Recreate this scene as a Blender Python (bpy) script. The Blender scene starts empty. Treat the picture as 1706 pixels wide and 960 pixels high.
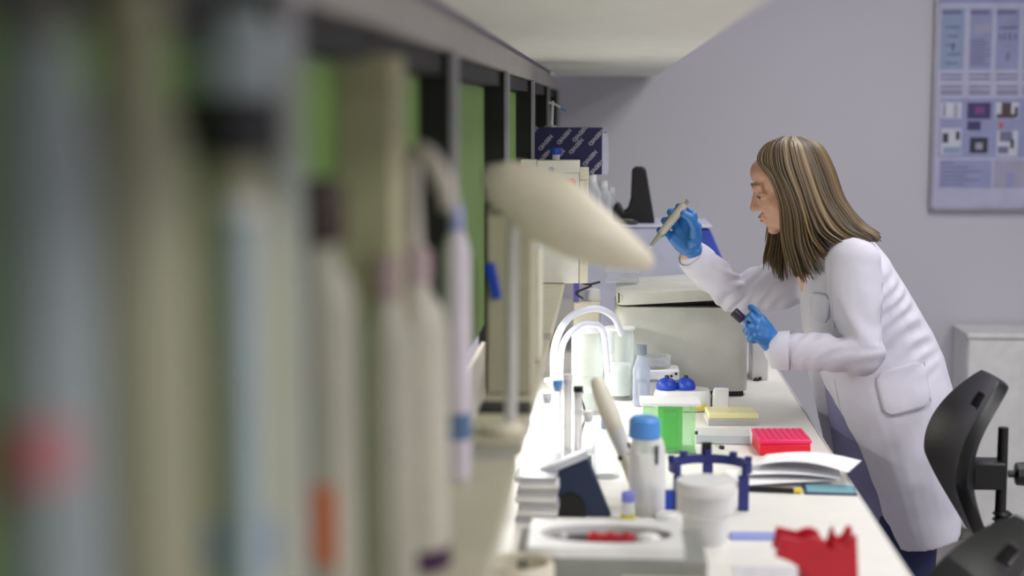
import bpy, math, random
from mathutils import Vector, Matrix, noise
from mathutils.bvhtree import BVHTree
random.seed(7)
sc = bpy.context.scene
COL = sc.collection
PI = math.pi

# ------------------------------------------------------------------ camera
F_PX, CX, CY = 2600.0, 853.0, 480.0
PITCH = math.atan(300 / F_PX)
YAW = math.atan(162 / F_PX * math.cos(PITCH))
CAM = Vector((0, 0, 1.65))
cd = bpy.data.cameras.new('camera')
cam = bpy.data.objects.new('camera', cd); COL.objects.link(cam)
cam.location = CAM
cam.rotation_euler = (PI / 2 - PITCH, 0, YAW)
cd.sensor_width = 36; cd.lens = F_PX / 1706 * 36
cd.clip_start = 0.05
cd.dof.use_dof = True
cd.dof.focus_distance = 3.85
cd.dof.aperture_fstop = 1.75
sc.camera = cam

_R = Vector((math.cos(YAW), math.sin(YAW), 0))
_F = Vector((-math.sin(YAW) * math.cos(PITCH), math.cos(YAW) * math.cos(PITCH), -math.sin(PITCH)))
_U = _R.cross(_F)
def P(px, py, Y):
    d = _F + _R * ((px - CX) / F_PX) + _U * ((CY - py) / F_PX)
    return CAM + d * (Y / d.y)
def G(px, py, z=0.9):
    d = _F + _R * ((px - CX) / F_PX) + _U * ((CY - py) / F_PX)
    return CAM + d * ((z - CAM.z) / d.z)

# ------------------------------------------------------------------ view, world
sc.view_settings.view_transform = 'Standard'
sc.view_settings.look = 'None'
sc.view_settings.gamma = 1
sc.view_settings.use_curve_mapping = False
sc.view_settings.exposure = 0.0
w = bpy.data.worlds.new('world'); sc.world = w
w.use_nodes = True
w.node_tree.nodes['Background'].inputs[0].default_value = (0.55, 0.58, 0.65, 1)
w.node_tree.nodes['Background'].inputs[1].default_value = 0.12

CEIL = 2.75
AISLE_W, LEFT_W, STRIP_W = 24.0, 66.0, 4.2

# ------------------------------------------------------------------ materials
def srgb(r, g, b):
    f = lambda c: (c / 255 / 12.92) if c / 255 <= .04045 else ((c / 255 + .055) / 1.055) ** 2.4
    return (f(r), f(g), f(b), 1)
MATS = {}
def mat(name, rgb, rough=.5, metal=0, var=.06, scale=18, bump=0, bscale=120, trans=0, sss=0, coat=0, spec=.5):
    if name in MATS: return MATS[name]
    m = bpy.data.materials.new(name); m.use_nodes = True
    nt = m.node_tree; b = nt.nodes['Principled BSDF']
    c = srgb(*rgb)
    tc = nt.nodes.new('ShaderNodeTexCoord')
    n = nt.nodes.new('ShaderNodeTexNoise'); n.inputs['Scale'].default_value = scale; n.inputs['Detail'].default_value = 3
    nt.links.new(tc.outputs['Object'], n.inputs['Vector'])
    r = nt.nodes.new('ShaderNodeValToRGB')
    r.color_ramp.elements[0].position = .3; r.color_ramp.elements[1].position = .7
    r.color_ramp.elements[0].color = tuple(max(0, x * (1 - var)) for x in c[:3]) + (1,)
    r.color_ramp.elements[1].color = tuple(min(1, x * (1 + var)) for x in c[:3]) + (1,)
    nt.links.new(n.outputs['Fac'], r.inputs['Fac'])
    nt.links.new(r.outputs['Color'], b.inputs['Base Color'])
    b.inputs['Roughness'].default_value = rough
    b.inputs['Metallic'].default_value = metal
    b.inputs['Transmission Weight'].default_value = trans
    b.inputs['Coat Weight'].default_value = coat
    b.inputs['Specular IOR Level'].default_value = spec
    if sss:
        b.inputs['Subsurface Weight'].default_value = sss
        b.inputs['Subsurface Radius'].default_value = (.01, .004, .002)
        b.inputs['Subsurface Scale'].default_value = .5
    if bump:
        n2 = nt.nodes.new('ShaderNodeTexNoise'); n2.inputs['Scale'].default_value = bscale; n2.inputs['Detail'].default_value = 4
        nt.links.new(tc.outputs['Object'], n2.inputs['Vector'])
        bp = nt.nodes.new('ShaderNodeBump'); bp.inputs['Strength'].default_value = bump; bp.inputs['Distance'].default_value = .002
        nt.links.new(n2.outputs['Fac'], bp.inputs['Height'])
        nt.links.new(bp.outputs['Normal'], b.inputs['Normal'])
    MATS[name] = m
    return m
def clear(name, rgb, solid=.25, rough=.08):
    """thin clear plastic or glass: see-through with a little body and gloss"""
    if name in MATS: return MATS[name]
    m = bpy.data.materials.new(name); m.use_nodes = True
    nt = m.node_tree; b = nt.nodes['Principled BSDF']; out = nt.nodes['Material Output']
    n = nt.nodes.new('ShaderNodeTexNoise'); n.inputs['Scale'].default_value = 9
    r = nt.nodes.new('ShaderNodeValToRGB'); c = srgb(*rgb)
    r.color_ramp.elements[0].color = tuple(x * .95 for x in c[:3]) + (1,); r.color_ramp.elements[1].color = c
    nt.links.new(n.outputs['Fac'], r.inputs['Fac']); nt.links.new(r.outputs['Color'], b.inputs['Base Color'])
    b.inputs['Roughness'].default_value = rough
    t = nt.nodes.new('ShaderNodeBsdfTransparent'); t.inputs[0].default_value = tuple(.6 + .4 * x for x in c[:3]) + (1,)
    lw = nt.nodes.new('ShaderNodeLayerWeight'); lw.inputs['Blend'].default_value = .35
    ma = nt.nodes.new('ShaderNodeMath'); ma.operation = 'MULTIPLY_ADD'; ma.inputs[1].default_value = .65; ma.inputs[2].default_value = solid
    ma.use_clamp = True
    nt.links.new(lw.outputs['Facing'], ma.inputs[0])
    mx = nt.nodes.new('ShaderNodeMixShader')
    nt.links.new(ma.outputs[0], mx.inputs[0]); nt.links.new(t.outputs[0], mx.inputs[1]); nt.links.new(b.outputs[0], mx.inputs[2])
    nt.links.new(mx.outputs[0], out.inputs['Surface'])
    MATS[name] = m
    return m
def emit(name, rgb, strength):
    if name in MATS: return MATS[name]
    m = bpy.data.materials.new(name); m.use_nodes = True
    nt = m.node_tree; nt.nodes.remove(nt.nodes['Principled BSDF'])
    e = nt.nodes.new('ShaderNodeEmission'); e.inputs[0].default_value = srgb(*rgb); e.inputs[1].default_value = strength
    nt.links.new(e.outputs[0], nt.nodes['Material Output'].inputs['Surface'])
    MATS[name] = m
    return m
def pane_mat():
    """green tinted frosted glass: lets light from the next aisle through"""
    m = bpy.data.materials.new('green_frosted_glass'); m.use_nodes = True
    nt = m.node_tree; b = nt.nodes['Principled BSDF']; out = nt.nodes['Material Output']
    n = nt.nodes.new('ShaderNodeTexNoise'); n.inputs['Scale'].default_value = 2.5
    r = nt.nodes.new('ShaderNodeValToRGB')
    r.color_ramp.elements[0].color = srgb(138, 158, 114); r.color_ramp.elements[1].color = srgb(160, 180, 136)
    nt.links.new(n.outputs['Fac'], r.inputs['Fac']); nt.links.new(r.outputs['Color'], b.inputs['Base Color'])
    b.inputs['Roughness'].default_value = .55
    t = nt.nodes.new('ShaderNodeBsdfTranslucent'); nt.links.new(r.outputs['Color'], t.inputs[0])
    mx = nt.nodes.new('ShaderNodeMixShader'); mx.inputs[0].default_value = .6
    nt.links.new(b.outputs[0], mx.inputs[1]); nt.links.new(t.outputs[0], mx.inputs[2])
    nt.links.new(mx.outputs[0], out.inputs['Surface'])
    return m

# ------------------------------------------------------------------ mesh building
class M:
    def __init__(s): s.v = []; s.f = []
    def add(s, vs, fs):
        o = len(s.v); s.v += [Vector(q) for q in vs]; s.f += [tuple(i + o for i in f) for f in fs]; return s
    def box(s, c, d, rot=None):
        hx, hy, hz = d[0] / 2, d[1] / 2, d[2] / 2
        q = [Vector((x, y, z)) for x in (-hx, hx) for y in (-hy, hy) for z in (-hz, hz)]
        if rot: q = [rot @ p for p in q]
        return s.add([p + Vector(c) for p in q], [(0, 1, 3, 2), (4, 6, 7, 5), (0, 4, 5, 1), (2, 3, 7, 6), (0, 2, 6, 4), (1, 5, 7, 3)])
    def bx(s, x0, x1, y0, y1, z0, z1):
        return s.box(((x0 + x1) / 2, (y0 + y1) / 2, (z0 + z1) / 2), (x1 - x0, y1 - y0, z1 - z0))
    def loft(s, rings, cap=True):
        n = len(rings[0]); vs = [p for r in rings for p in r]; fs = []
        for i in range(len(rings) - 1):
            for j in range(n):
                k = (j + 1) % n
                fs.append((i * n + j, i * n + k, (i + 1) * n + k, (i + 1) * n + j))
        if cap:
            fs.append(tuple(reversed(range(n)))); fs.append(tuple((len(rings) - 1) * n + j for j in range(n)))
        return s.add(vs, fs)
    def lathe(s, prof, c=(0, 0, 0), n=24, cap=True):
        c = Vector(c)
        return s.loft([[c + Vector((r * math.cos(2 * PI * j / n), r * math.sin(2 * PI * j / n), z)) for j in range(n)] for r, z in prof], cap)
    def prism(s, pts, a, b, axis='y'):
        """pts 2-D outline extruded from a to b along axis"""
        mk = {'y': lambda p, t: (p[0], t, p[1]), 'x': lambda p, t: (t, p[0], p[1]), 'z': lambda p, t: (p[0], p[1], t)}[axis]
        return s.loft([[Vector(mk(p, a)) for p in pts], [Vector(mk(p, b)) for p in pts]])
    def tube(s, pts, r, n=10, cap=True):
        pts = [Vector(p) for p in pts]; N = len(pts)
        rs = r if isinstance(r, (list, tuple)) else [r] * N
        rings = []; prev = None
        for i, p in enumerate(pts):
            t = (pts[min(i + 1, N - 1)] - pts[max(i - 1, 0)])
            t = t.normalized() if t.length > 1e-9 else Vector((0, 0, 1))
            if prev is None:
                a = Vector((0, 1, 0)) if abs(t.y) < .9 else Vector((1, 0, 0))
                u = (a - t * a.dot(t)).normalized()
            else:
                u = (prev - t * prev.dot(t)).normalized()
            prev = u; v = t.cross(u)
            rings.append([p + (u * math.cos(2 * PI * j / n) + v * math.sin(2 * PI * j / n)) * rs[i] for j in range(n)])
        return s.loft(rings, cap)
    def capsule(s, pts, rs, n=14):
        """tube with round ends, for skins that are fused later"""
        pts = [Vector(p) for p in pts]
        s.tube(pts, rs, n)
        for p, r in zip(pts, rs): s.ell(p, (r, r, r), n=n)
        return s
    def ell(s, c, r, rot=None, n=16):
        c = Vector(c); m = max(6, n // 2); rings = []
        for i in range(1, m):
            a = PI * i / m; ring = []
            for j in range(n):
                q = Vector((r[0] * math.sin(a) * math.cos(2 * PI * j / n), r[1] * math.sin(a) * math.sin(2 * PI * j / n), -r[2] * math.cos(a)))
                ring.append(c + (rot @ q if rot else q))
            rings.append(ring)
        o = len(s.v); s.loft(rings, False)
        b = Vector((0, 0, -r[2])); t = Vector((0, 0, r[2]))
        if rot: b = rot @ b; t = rot @ t
        s.v += [c + b, c + t]; ib, it = len(s.v) - 2, len(s.v) - 1; L = o + (m - 2) * n
        for j in range(n):
            k = (j + 1) % n
            s.f.append((ib, o + k, o + j)); s.f.append((it, L + j, L + k))
        return s
    def mesh(s, name, org=None):
        me = bpy.data.meshes.new(name)
        o = Vector(org) if org is not None else Vector((0, 0, 0))
        me.from_pydata([tuple(p - o) for p in s.v], [], s.f); me.validate(); me.update()
        return me

def spline(pts, n):
    """Catmull-Rom through pts"""
    pts = [Vector(p) for p in pts]; out = []
    q = [pts[0] * 2 - pts[1]] + pts + [pts[-1] * 2 - pts[-2]]
    for i in range(len(pts) - 1):
        a, b, c, d = q[i:i + 4]
        for k in range(n):
            t = k / n
            out.append(.5 * (2 * b + (c - a) * t + (2 * a - 5 * b + 4 * c - d) * t * t + (3 * b - a - 3 * c + d) * t ** 3))
    out.append(pts[-1]); return out

def obj(name, m, material, parent=None, org=None, smooth=35, bevel=0, sub=0, solid=0):
    me = m if isinstance(m, bpy.types.Mesh) else m.mesh(name, org)
    if material is not None and not me.materials: me.materials.append(material)
    if smooth:
        me.shade_smooth(); me.set_sharp_from_angle(angle=math.radians(smooth))
    o = bpy.data.objects.new(name, me); COL.objects.link(o)
    if parent: o.parent = parent
    if solid:
        k = o.modifiers.new('solid', 'SOLIDIFY'); k.thickness = solid; k.offset = 0
    if bevel:
        k = o.modifiers.new('bevel', 'BEVEL'); k.width = bevel; k.segments = 3; k.limit_method = 'ANGLE'; k.angle_limit = math.radians(40)
    if sub:
        k = o.modifiers.new('sub', 'SUBSURF'); k.levels = sub; k.render_levels = sub
    return o
def tag(o, label, cat, group=None):
    o['label'] = label; o['category'] = cat
    if group: o['group'] = group
    return o
def thing(name, label, cat, loc=(0, 0, 0), rz=0, group=None):
    o = bpy.data.objects.new(name, None); COL.objects.link(o)
    o.empty_display_size = .05
    o.location = loc; o.rotation_euler = (0, 0, rz)
    return tag(o, label, cat, group)
def struct(o): o['kind'] = 'structure'; return o
def fuse(m, voxel, smooth=4, org=None, name='fused'):
    """overlapping closed shapes -> one continuous skin"""
    me = m.mesh('tmp', org); o = bpy.data.objects.new('tmp', me); COL.objects.link(o)
    k = o.modifiers.new('r', 'REMESH'); k.mode = 'VOXEL'; k.voxel_size = voxel
    if smooth:
        k = o.modifiers.new('s', 'SMOOTH'); k.factor = .5; k.iterations = smooth
    dg = bpy.context.evaluated_depsgraph_get()
    out = bpy.data.meshes.new_from_object(o.evaluated_get(dg)); out.name = name
    bpy.data.objects.remove(o); bpy.data.meshes.remove(me)
    return out
def rrect(x0, x1, y0, y1, r, n=5):
    out = []
    for cx, cy, a in ((x1 - r, y1 - r, 0), (x0 + r, y1 - r, 90), (x0 + r, y0 + r, 180), (x1 - r, y0 + r, 270)):
        for i in range(n + 1):
            t = math.radians(a + 90 * i / n); out.append((cx + r * math.cos(t), cy + r * math.sin(t)))
    return out

# palette
WALL = mat('wall_paint', (200, 198, 208), .8, var=.008, scale=2)
WHITE = mat('white_plastic', (226, 226, 226), .35)
CREAM = mat('cream_plastic', (214, 208, 190), .45)
GREYB = mat('grey_beige_casing', (198, 198, 190), .45)
MIDGREY = mat('mid_grey_casing', (132, 134, 128), .5)
ALU = mat('aluminium', (166, 164, 168), .45, .5)
BLACK = mat('black_plastic', (9, 9, 11), .45)
BLACKM = mat('black_powder_coat', (9, 10, 11), .6)
NAVY = mat('navy_plastic', (26, 40, 70), .4)
BLUE = mat('blue_plastic', (28, 66, 180), .35)
SKYB = mat('sky_blue_plastic', (84, 150, 226), .35)
COATM = mat('white_cotton', (205, 203, 217), .85, var=.025, bump=.25, bscale=400)
GLOVE = mat('blue_nitrile', (42, 108, 176), .42, bump=.12, bscale=90, var=.1)
SKIN = mat('skin', (206, 158, 136), .5, sss=.15, var=.05)
CLEAR = clear('clear_plastic', (235, 238, 242), .16)
GLASS = clear('clear_glass', (240, 246, 246), .1, .04)
MILKY = clear('milky_plastic', (240, 240, 242), .6, .3)
PAPER = mat('white_paper', (240, 240, 244), .8)

# ------------------------------------------------------------------ room shell
XL, XR, YB, YF = -3.2, 3.4, 6.16, -2.2
fl = mat('grey_floor', (150, 145, 144), .35, var=.12, scale=3)
struct(obj('floor', M().bx(XL, XR, YF, YB, -.1, 0), fl))
struct(obj('ceiling', M().bx(XL, XR, YF, YB, CEIL, CEIL + .1), mat('ceiling_white', (225, 225, 225), .9)))
struct(obj('wall_back', M().bx(XL, XR, YB, YB + .12, 0, CEIL), WALL))
struct(obj('wall_left', M().bx(XL - .12, XL, YF, YB, 0, CEIL), WALL))
struct(obj('wall_right', M().bx(XR, XR + .12, YF, YB, 0, CEIL), WALL))
struct(obj('wall_front', M().bx(XL, XR, YF - .12, YF, 0, CEIL), WALL))
struct(obj('baseboard_back', M().bx(.52, XR, YB - .014, YB, 0, .07), mat('baseboard_grey', (170, 168, 172), .5), bevel=.003))

# ceiling luminaires over both aisles, plus two added as fill (above the frame)
def ceiling_light(x, y, watts, label):
    t = thing('ceiling_light', label, 'ceiling light', (x, y, CEIL), group='ceiling luminaires')
    obj('housing', M().bx(-.31, .31, -.62, .62, -.07, -.002), WHITE, t, bevel=.006)
    obj('diffuser', M().bx(-.29, .29, -.6, .6, -.076, -.071), emit('diffuser_glow', (255, 252, 246), 3), t)
    ld = bpy.data.lights.new('tube_light', 'AREA'); ld.shape = 'RECTANGLE'; ld.size = .58; ld.size_y = 1.2
    ld.energy = watts; ld.color = (1, .985, .985)
    lo = bpy.data.objects.new('tube_light', ld); COL.objects.link(lo); lo.parent = t; lo.location = (0, 0, -.08)
for y, k_, nm in ((2.7, .32, 'beside the standing woman'), (4.3, .7, 'nearest the back wall')):
    ceiling_light(1.05, y, AISLE_W * k_, 'long white ceiling luminaire over the right aisle, ' + nm)
ceiling_light(2.1, -.4, AISLE_W * 2.1, 'added ceiling fill light by the right wall, nearest the camera')  # unseen fill, added to brighten the shaded things on the near shelf
ceiling_light(2.2, 1.7, AISLE_W * 1.5, 'added ceiling fill light by the right wall, behind the chairs')  # second unseen fill, added to lift the camera side of the coat
for y, nm in ((1.2, 'nearer the camera'), (4.0, 'nearer the back wall')):
    ceiling_light(-1.6, y, LEFT_W, 'long white ceiling luminaire over the aisle behind the glazed partition, ' + nm)

# ------------------------------------------------------------------ bench
BX0, BX1, BZ = -.26, .49, .9
bt = thing('lab_bench', 'long white lab bench worktop running to the back wall', 'bench', (.1, 3, .86))
obj('worktop', M().bx(BX0, BX1, .25, 6.15, .862, .9), mat('white_laminate', (236, 234, 228), .4, var=.02), bt, org=(.1, 3, .86), bevel=.004)
obj('front_edge', M().bx(BX1 + .0005, BX1 + .004, .25, 6.15, .863, .899), mat('edge_band', (205, 204, 202), .5), bt, org=(.1, 3, .86))
for y in (2.17, 3.74):
    obj('support_panel', M().bx(BX0 + .02, BX1 - .05, y, y + .03, 0, .8615), GREYB, bt, org=(.1, 3, .86))
for i, (y, y1) in enumerate(((.3, 1.2), (1.24, 2.14), (3.8, 4.9), (4.95, 6.05))):
    cl = thing('base_cabinet', 'light grey base cabinet under the bench, %s from the camera' % ('nearest', 'second', 'third', 'fourth')[i],
               'cabinet', (.1, (y + y1) / 2, 0), group='base cabinets under the bench')
    o = (.1, (y + y1) / 2, 0)
    obj('body', M().bx(BX0 + .02, BX1 - .06, y, y1, .08, .86), GREYB, cl, org=o, bevel=.003)
    obj('plinth', M().bx(BX0 + .04, BX1 - .1, y + .01, y1 - .01, 0, .08), MIDGREY, cl, org=o)
    for k in range(2):
        dw_ = (y1 - y) / 2; ya = y + .005 + k * dw_
        d = obj('door', M().bx(BX1 - .059, BX1 - .042, ya, ya + dw_ - .01, .09, .66), WHITE, cl, org=o, bevel=.002)
        obj('handle', M().tube([(BX1 - .03, ya + .1, .6), (BX1 - .03, ya + .24, .6)], .006), ALU, d, org=o)
        d = obj('drawer', M().bx(BX1 - .059, BX1 - .042, ya, ya + dw_ - .01, .67, .85), WHITE, cl, org=o, bevel=.002)
        obj('handle', M().tube([(BX1 - .03, ya + .2, .77), (BX1 - .03, ya + .34, .77)], .006), ALU, d, org=o)

# ------------------------------------------------------------------ glazed partition with posts, rail and reagent shelf
PX0, PX1 = -.245, -.2
posts = [.97, 2.02, 3.07, 4.12, 5.17, 6.12]
pt = thing('glazed_partition', 'long glazed partition of green panes between black posts along the bench', 'partition', (-.22, 3, .9))
po = (-.22, 3, .9)
PANE = pane_mat()
ys = [-.08] + posts
for i in range(len(ys) - 1):
    a, b = ys[i] + .022, ys[i + 1] - .022
    obj('pane', M().bx(PX0 - .004, PX0 + .002, a, b, 1.225, 1.69), PANE, pt, org=po)
    obj('header', M().bx(PX0 - .01, PX1 - .012, a, b, 1.692, 1.72), BLACKM, pt, org=po)
    obj('lower_panel', M().bx(PX0 - .004, PX0 + .004, a, b, .902, 1.19), CREAM, pt, org=po)
    obj('leak_block_panel', M().bx(PX0, PX0 + .02, ys[i] + .002, ys[i + 1] - .002, 1.768, CEIL - .002), WALL, pt, org=po)  # unseen panel, added to block left-aisle light spilling over the canopy
    obj('rail', M().bx(PX0, PX1, ys[i] + .002, ys[i + 1] - .002, 1.722, 1.766), mat('rail_grey', (178, 174, 170), .5), pt, org=po, bevel=.003)
for y in ys:
    p = obj('post', M().bx(PX0 - .01, PX1 - .004, y - .02, y + .02, .902, 1.72), BLACKM, pt, org=po)
    obj('cover_strip', M().bx(PX1 - .0035, PX1 + .004, y - .024, y + .024, .902, 1.72), ALU, p, org=po)
SX, SZ = -.113, 1.2
sh = thing('reagent_shelf', 'narrow cream reagent shelf along the partition above the bench', 'shelf', (-.17, 3, SZ))
so = (-.17, 3, SZ)
edges = [(-.05, .92), (1.02, 1.97), (2.07, 2.27), (2.36, 3.02), (3.12, 4.07), (4.17, 5.12), (5.22, 6.07)]
for a, b in edges:
    obj('shelf_board', M().bx(-.193, SX, a, b, SZ - .02, SZ), mat('shelf_cream', (180, 174, 154), .5), sh, org=so, bevel=.003)
for y in posts[:-1]:
    obj('bracket', M().bx(-.193, SX - .006, y - .04, y + .04, SZ - .03, SZ - .004), mat('grey_bracket', (150, 148, 140), .5), sh, org=so)
obj('dark_gap_box', M().bx(-.193, SX - .002, 2.275, 2.352, SZ - .035, SZ + .004), BLACKM, sh, org=so, bevel=.003)  # black box stands in for the dark gap between shelf boards
# under-shelf luminaires
for y0, y1, nm in ((3.16, 4.04, 'lighting the glass jars'),):
    t = thing('under_shelf_light', 'slim white lamp under the reagent shelf %s' % nm, 'lamp', (-.16, (y0 + y1) / 2, SZ - .022))
    h = (y1 - y0) / 2
    obj('housing', M().bx(-.03, .03, -h, h, -.024, -.0005), WHITE, t, bevel=.004)
    obj('tube', M().bx(-.022, .022, -h + .02, h - .02, -.028, -.0245), emit('tube_glow', (255, 255, 252), 4), t)
    ld = bpy.data.lights.new('strip_light', 'AREA'); ld.shape = 'RECTANGLE'; ld.size = .05; ld.size_y = 2 * h - .04
    ld.energy = STRIP_W * (y1 - y0); ld.color = (1, .99, .97)
    lo = bpy.data.objects.new('strip_light', ld); COL.objects.link(lo); lo.parent = t; lo.location = (0, 0, -.03)
    lo.rotation_euler = (0, math.radians(0), 0)

# ------------------------------------------------------------------ overhead canopy
cz = 1.772
cn = thing('overhead_canopy', 'long cream overhead canopy hanging above the bench', 'canopy', (0, 3, cz))
co = (0, 3, cz)
CAN = mat('canopy_cream', (238, 237, 234), .6)
cy = [.1, 1.35, 2.6, 3.8, 4.9, 6.08]
for i in range(5):
    a, b = cy[i] + .004, cy[i + 1] - .004
    pts = [(PX1 + .002, a), (.18, a), (.18, b), (PX1 + .002, b)]
    obj('panel', M().prism(pts, cz, cz + .018, 'z'), CAN, cn, org=co, bevel=.003)
obj('frame', M().prism([(PX1, .1), (.192, .1), (.192, 6.1), (PX1, 6.1)], cz + .0185, cz + .05, 'z'), mat('canopy_frame', (190, 188, 186), .5), cn, org=co, bevel=.003)
for y in (1.0, 3.4, 5.6):
    obj('hanger', M().tube([(0, y, cz + .05), (0, y, CEIL - .001)], .008), ALU, cn, org=co)

# ------------------------------------------------------------------ back wall: poster and cabinet
pw = thing('wall_poster', 'large framed poster with lilac print on the back wall', 'poster', (1.9, 6.15, 1.25))
po2 = (1.9, 6.15, 1.25)
x0, z0 = P(1546, 351, 6.15).x, P(1546, 351, 6.15).z
x1, z1 = x0 + 1.0, z0 + 1.35
FR = mat('poster_frame', (150, 150, 156), .4, .6)
for a in ((x0, x0 + .012, z0, z1), (x1 - .012, x1, z0, z1), (x0 + .013, x1 - .013, z0, z0 + .012), (x0 + .013, x1 - .013, z1 - .012, z1)):
    obj('frame', M().bx(a[0], a[1], 6.13, 6.158, a[2], a[3]), FR, pw, org=po2, bevel=.002)
sheet = obj('sheet', M().bx(x0 + .0125, x1 - .0125, 6.143, 6.157, z0 + .0125, z1 - .0125), mat('poster_paper', (178, 180, 208), .4), pw, org=po2)
def printed(px0, px1, py0, py1, m, d=.0012):
    a, b = P(px0, py1, 6.142), P(px1, py0, 6.142)
    obj('print', M().bx(a.x, b.x, 6.143 - d, 6.1429, a.z, b.z), m, sheet, org=po2, smooth=0)
PL = mat('print_lilac', (146, 150, 192), .5); PB = mat('print_blue', (138, 156, 190), .5)
PG = mat('print_text_grey', (112, 112, 150), .5); PD = mat('print_dark', (44, 46, 66), .5); PNV = mat('print_navy', (58, 54, 104), .5)
PM = mat('print_magenta', (122, 62, 130), .5); PBR = mat('print_brown', (74, 60, 66), .5); PR = mat('print_red', (196, 84, 74), .5); PW = mat('print_white', (198, 202, 216), .5)
PX = mat('print_pale_violet', (160, 158, 184), .5)
printed(1565, 1800, -100, 5, PL)
for a, b, m in ((1566, 1608, PB), (1614, 1654, PL), (1658, 1700, PL), (1704, 1746, PB)):
    printed(a, b, 14, 116, m); printed(a + 3, b - 6, 17, 24, PG, .0024)
for k in range(5): printed(1575 + (k % 2) * 3, 1600 - (k % 3) * 4, 44 + k * 15, 47 + k * 15, PG, .0024)
printed(1586, 1589, 72, 85, PD, .0028)
for k in range(9): printed(1617, 1640 + (k * 7) % 12, 66 + k * 5, 68 + k * 5, PG, .0024)
printed(1625, 1650, 40, 56, PX, .0024)
for a in (1664, 1671, 1680, 1690): printed(a, a + 4, 56, 67, PG, .0028)
printed(1666, 1696, 44, 48, PG, .0024); printed(1676, 1681, 88, 101, PG, .0028)
for y in (123, 130, 143, 150, 155):
    for a in (1567, 1614, 1660, 1704): printed(a, a + 36, y, y + 3, PG)
printed(1564, 1800, 164, 262, PL)
printed(1567, 1602, 171, 197, PW, .0024); printed(1571, 1575, 173, 194, PG, .0036); printed(1588, 1596, 173, 196, PX, .0036)
printed(1567, 1602, 214, 258, PW, .0024); printed(1570, 1580, 222, 238, PD, .0036); printed(1592, 1599, 219, 233, PD, .0036); printed(1571, 1600, 245, 256, PB, .0036)
printed(1611, 1651, 171, 198, PNV, .0024); printed(1624, 1640, 178, 190, PM, .0036)
printed(1611, 1634, 202, 217, PNV, .0024); printed(1615, 1646, 229, 255, PD, .0024); printed(1625, 1637, 238, 249, PX, .0036)
printed(1658, 1698, 171, 198, PW, .0024); printed(1668, 1685, 171, 194, PBR, .0036); printed(1690, 1696, 178, 196, PD, .0036); printed(1660, 1690, 190, 197, PBR, .003)
printed(1664, 1671, 204, 214, PR, .0024); printed(1660, 1696, 218, 260, PW, .0024); printed(1665, 1687, 219, 236, PG, .0036); printed(1683, 1689, 232, 247, PD, .0048); printed(1662, 1680, 244, 256, PG, .0036)
printed(1703, 1744, 171, 258, PB, .0024)
printed(1564, 1652, 267, 313, PL); printed(1655, 1800, 267, 313, PX)
for k in range(6): printed(1567, 1590 + (k * 23) % 50, 271 + k * 7, 273 + k * 7, PG, .0024)
printed(1676, 1690, 288, 312, PL, .0024)

cb = thing('low_cabinet', 'white low cabinet against the back wall right of the woman', 'cabinet', (1.8, 6.0, 0))
co2 = (1.8, 6.0, 0)
cx0 = P(1614, 558, 5.88).x; ctop = P(1614, 556, 5.88).z
obj('body', M().bx(cx0, cx0 + 1.0, 5.9, 6.14, .06, ctop - .02), WHITE, cb, org=co2, bevel=.003)
obj('top', M().bx(cx0 - .004, cx0 + 1.004, 5.88, 6.142, ctop - .0195, ctop), WHITE, cb, org=co2, bevel=.004)
obj('plinth', M().bx(cx0 + .01, cx0 + .99, 5.92, 6.13, 0, .0595), MIDGREY, cb, org=co2)
for k in range(2):
    d = obj('door', M().bx(cx0 + .003 + k * .5, cx0 + .497 + k * .5, 5.882, 5.8995, .065, ctop - .025), WHITE, cb, org=co2, bevel=.003)
    hx = cx0 + (.45 if k == 0 else .55)
    obj('handle', M().tube([(hx, 5.868, ctop - .2), (hx, 5.868, ctop - .08)], .005), ALU, d, org=co2)

# ------------------------------------------------------------------ the woman
W0 = 3.8
ROOT = Vector((.73, W0, 0))
def W(px, py, dy=0): return P(px, py, W0 + dy)
person = thing('person', 'person in a white lab coat and blue gloves leaning over the bench with a pipette', 'person', ROOT)

# skeleton points
sh_n, el_n, wr_n = W(1422, 440, -.155), W(1432, 588, -.23), W(1300, 584, -.2)
sh_f, el_f, wr_f = W(1352, 448, .16), W(1222, 490, .13), W(1151, 424, .03)
neck = W(1362, 408); pelvis = W(1478, 650); chest = W(1405, 490)

HC = W(1318, 310); TILT = math.radians(17)
HR = Matrix.Rotation(-TILT, 3, 'Y')
def H(x, y, z):      # head space: x forward (towards the bench), z up
    return HC + HR @ Vector((-x, y, z))
def he(m, c, r, n=18): m.ell(H(*c), r, HR, n)
hd = M()
he(hd, (-.006, 0, .028), (.088, .072, .084), 28)
he(hd, (.03, 0, -.02), (.056, .058, .074), 24)
he(hd, (.03, 0, -.068), (.05, .046, .028))
he(hd, (.067, 0, -.087), (.017, .02, .0145))
he(hd, (.052, 0, .05), (.035, .056, .035))
hd.capsule([H(.083, 0, .012), H(.093, 0, -.008), H(.1015, 0, -.026)], [.0072, .0078, .0088], 12)
for s in (-1, 1):
    he(hd, (.09, .0085 * s, -.029), (.009, .007, .0065), 12)
    he(hd, (.042, .036 * s, -.026), (.03, .021, .027))
    hd.capsule([H(.083, .008 * s, .022), H(.074, .04 * s, .024)], [.0085, .008], 10)
    he(hd, (.0705, .03 * s, .003), (.014, .0165, .0098), 14)
    he(hd, (-.012, .074 * s, -.012), (.02, .009, .03), 14)
he(hd, (.0845, 0, -.0495), (.0115, .02, .0055), 14)
he(hd, (.0825, 0, -.061), (.0105, .017, .0056), 14)
he(hd, (.077, 0, -.071), (.009, .016, .006), 12)
hd.capsule([H(-.02, 0, -.05), H(-.035, 0, -.12), neck + Vector((.01, 0, -.03))], [.054, .05, .058], 18)
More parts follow.
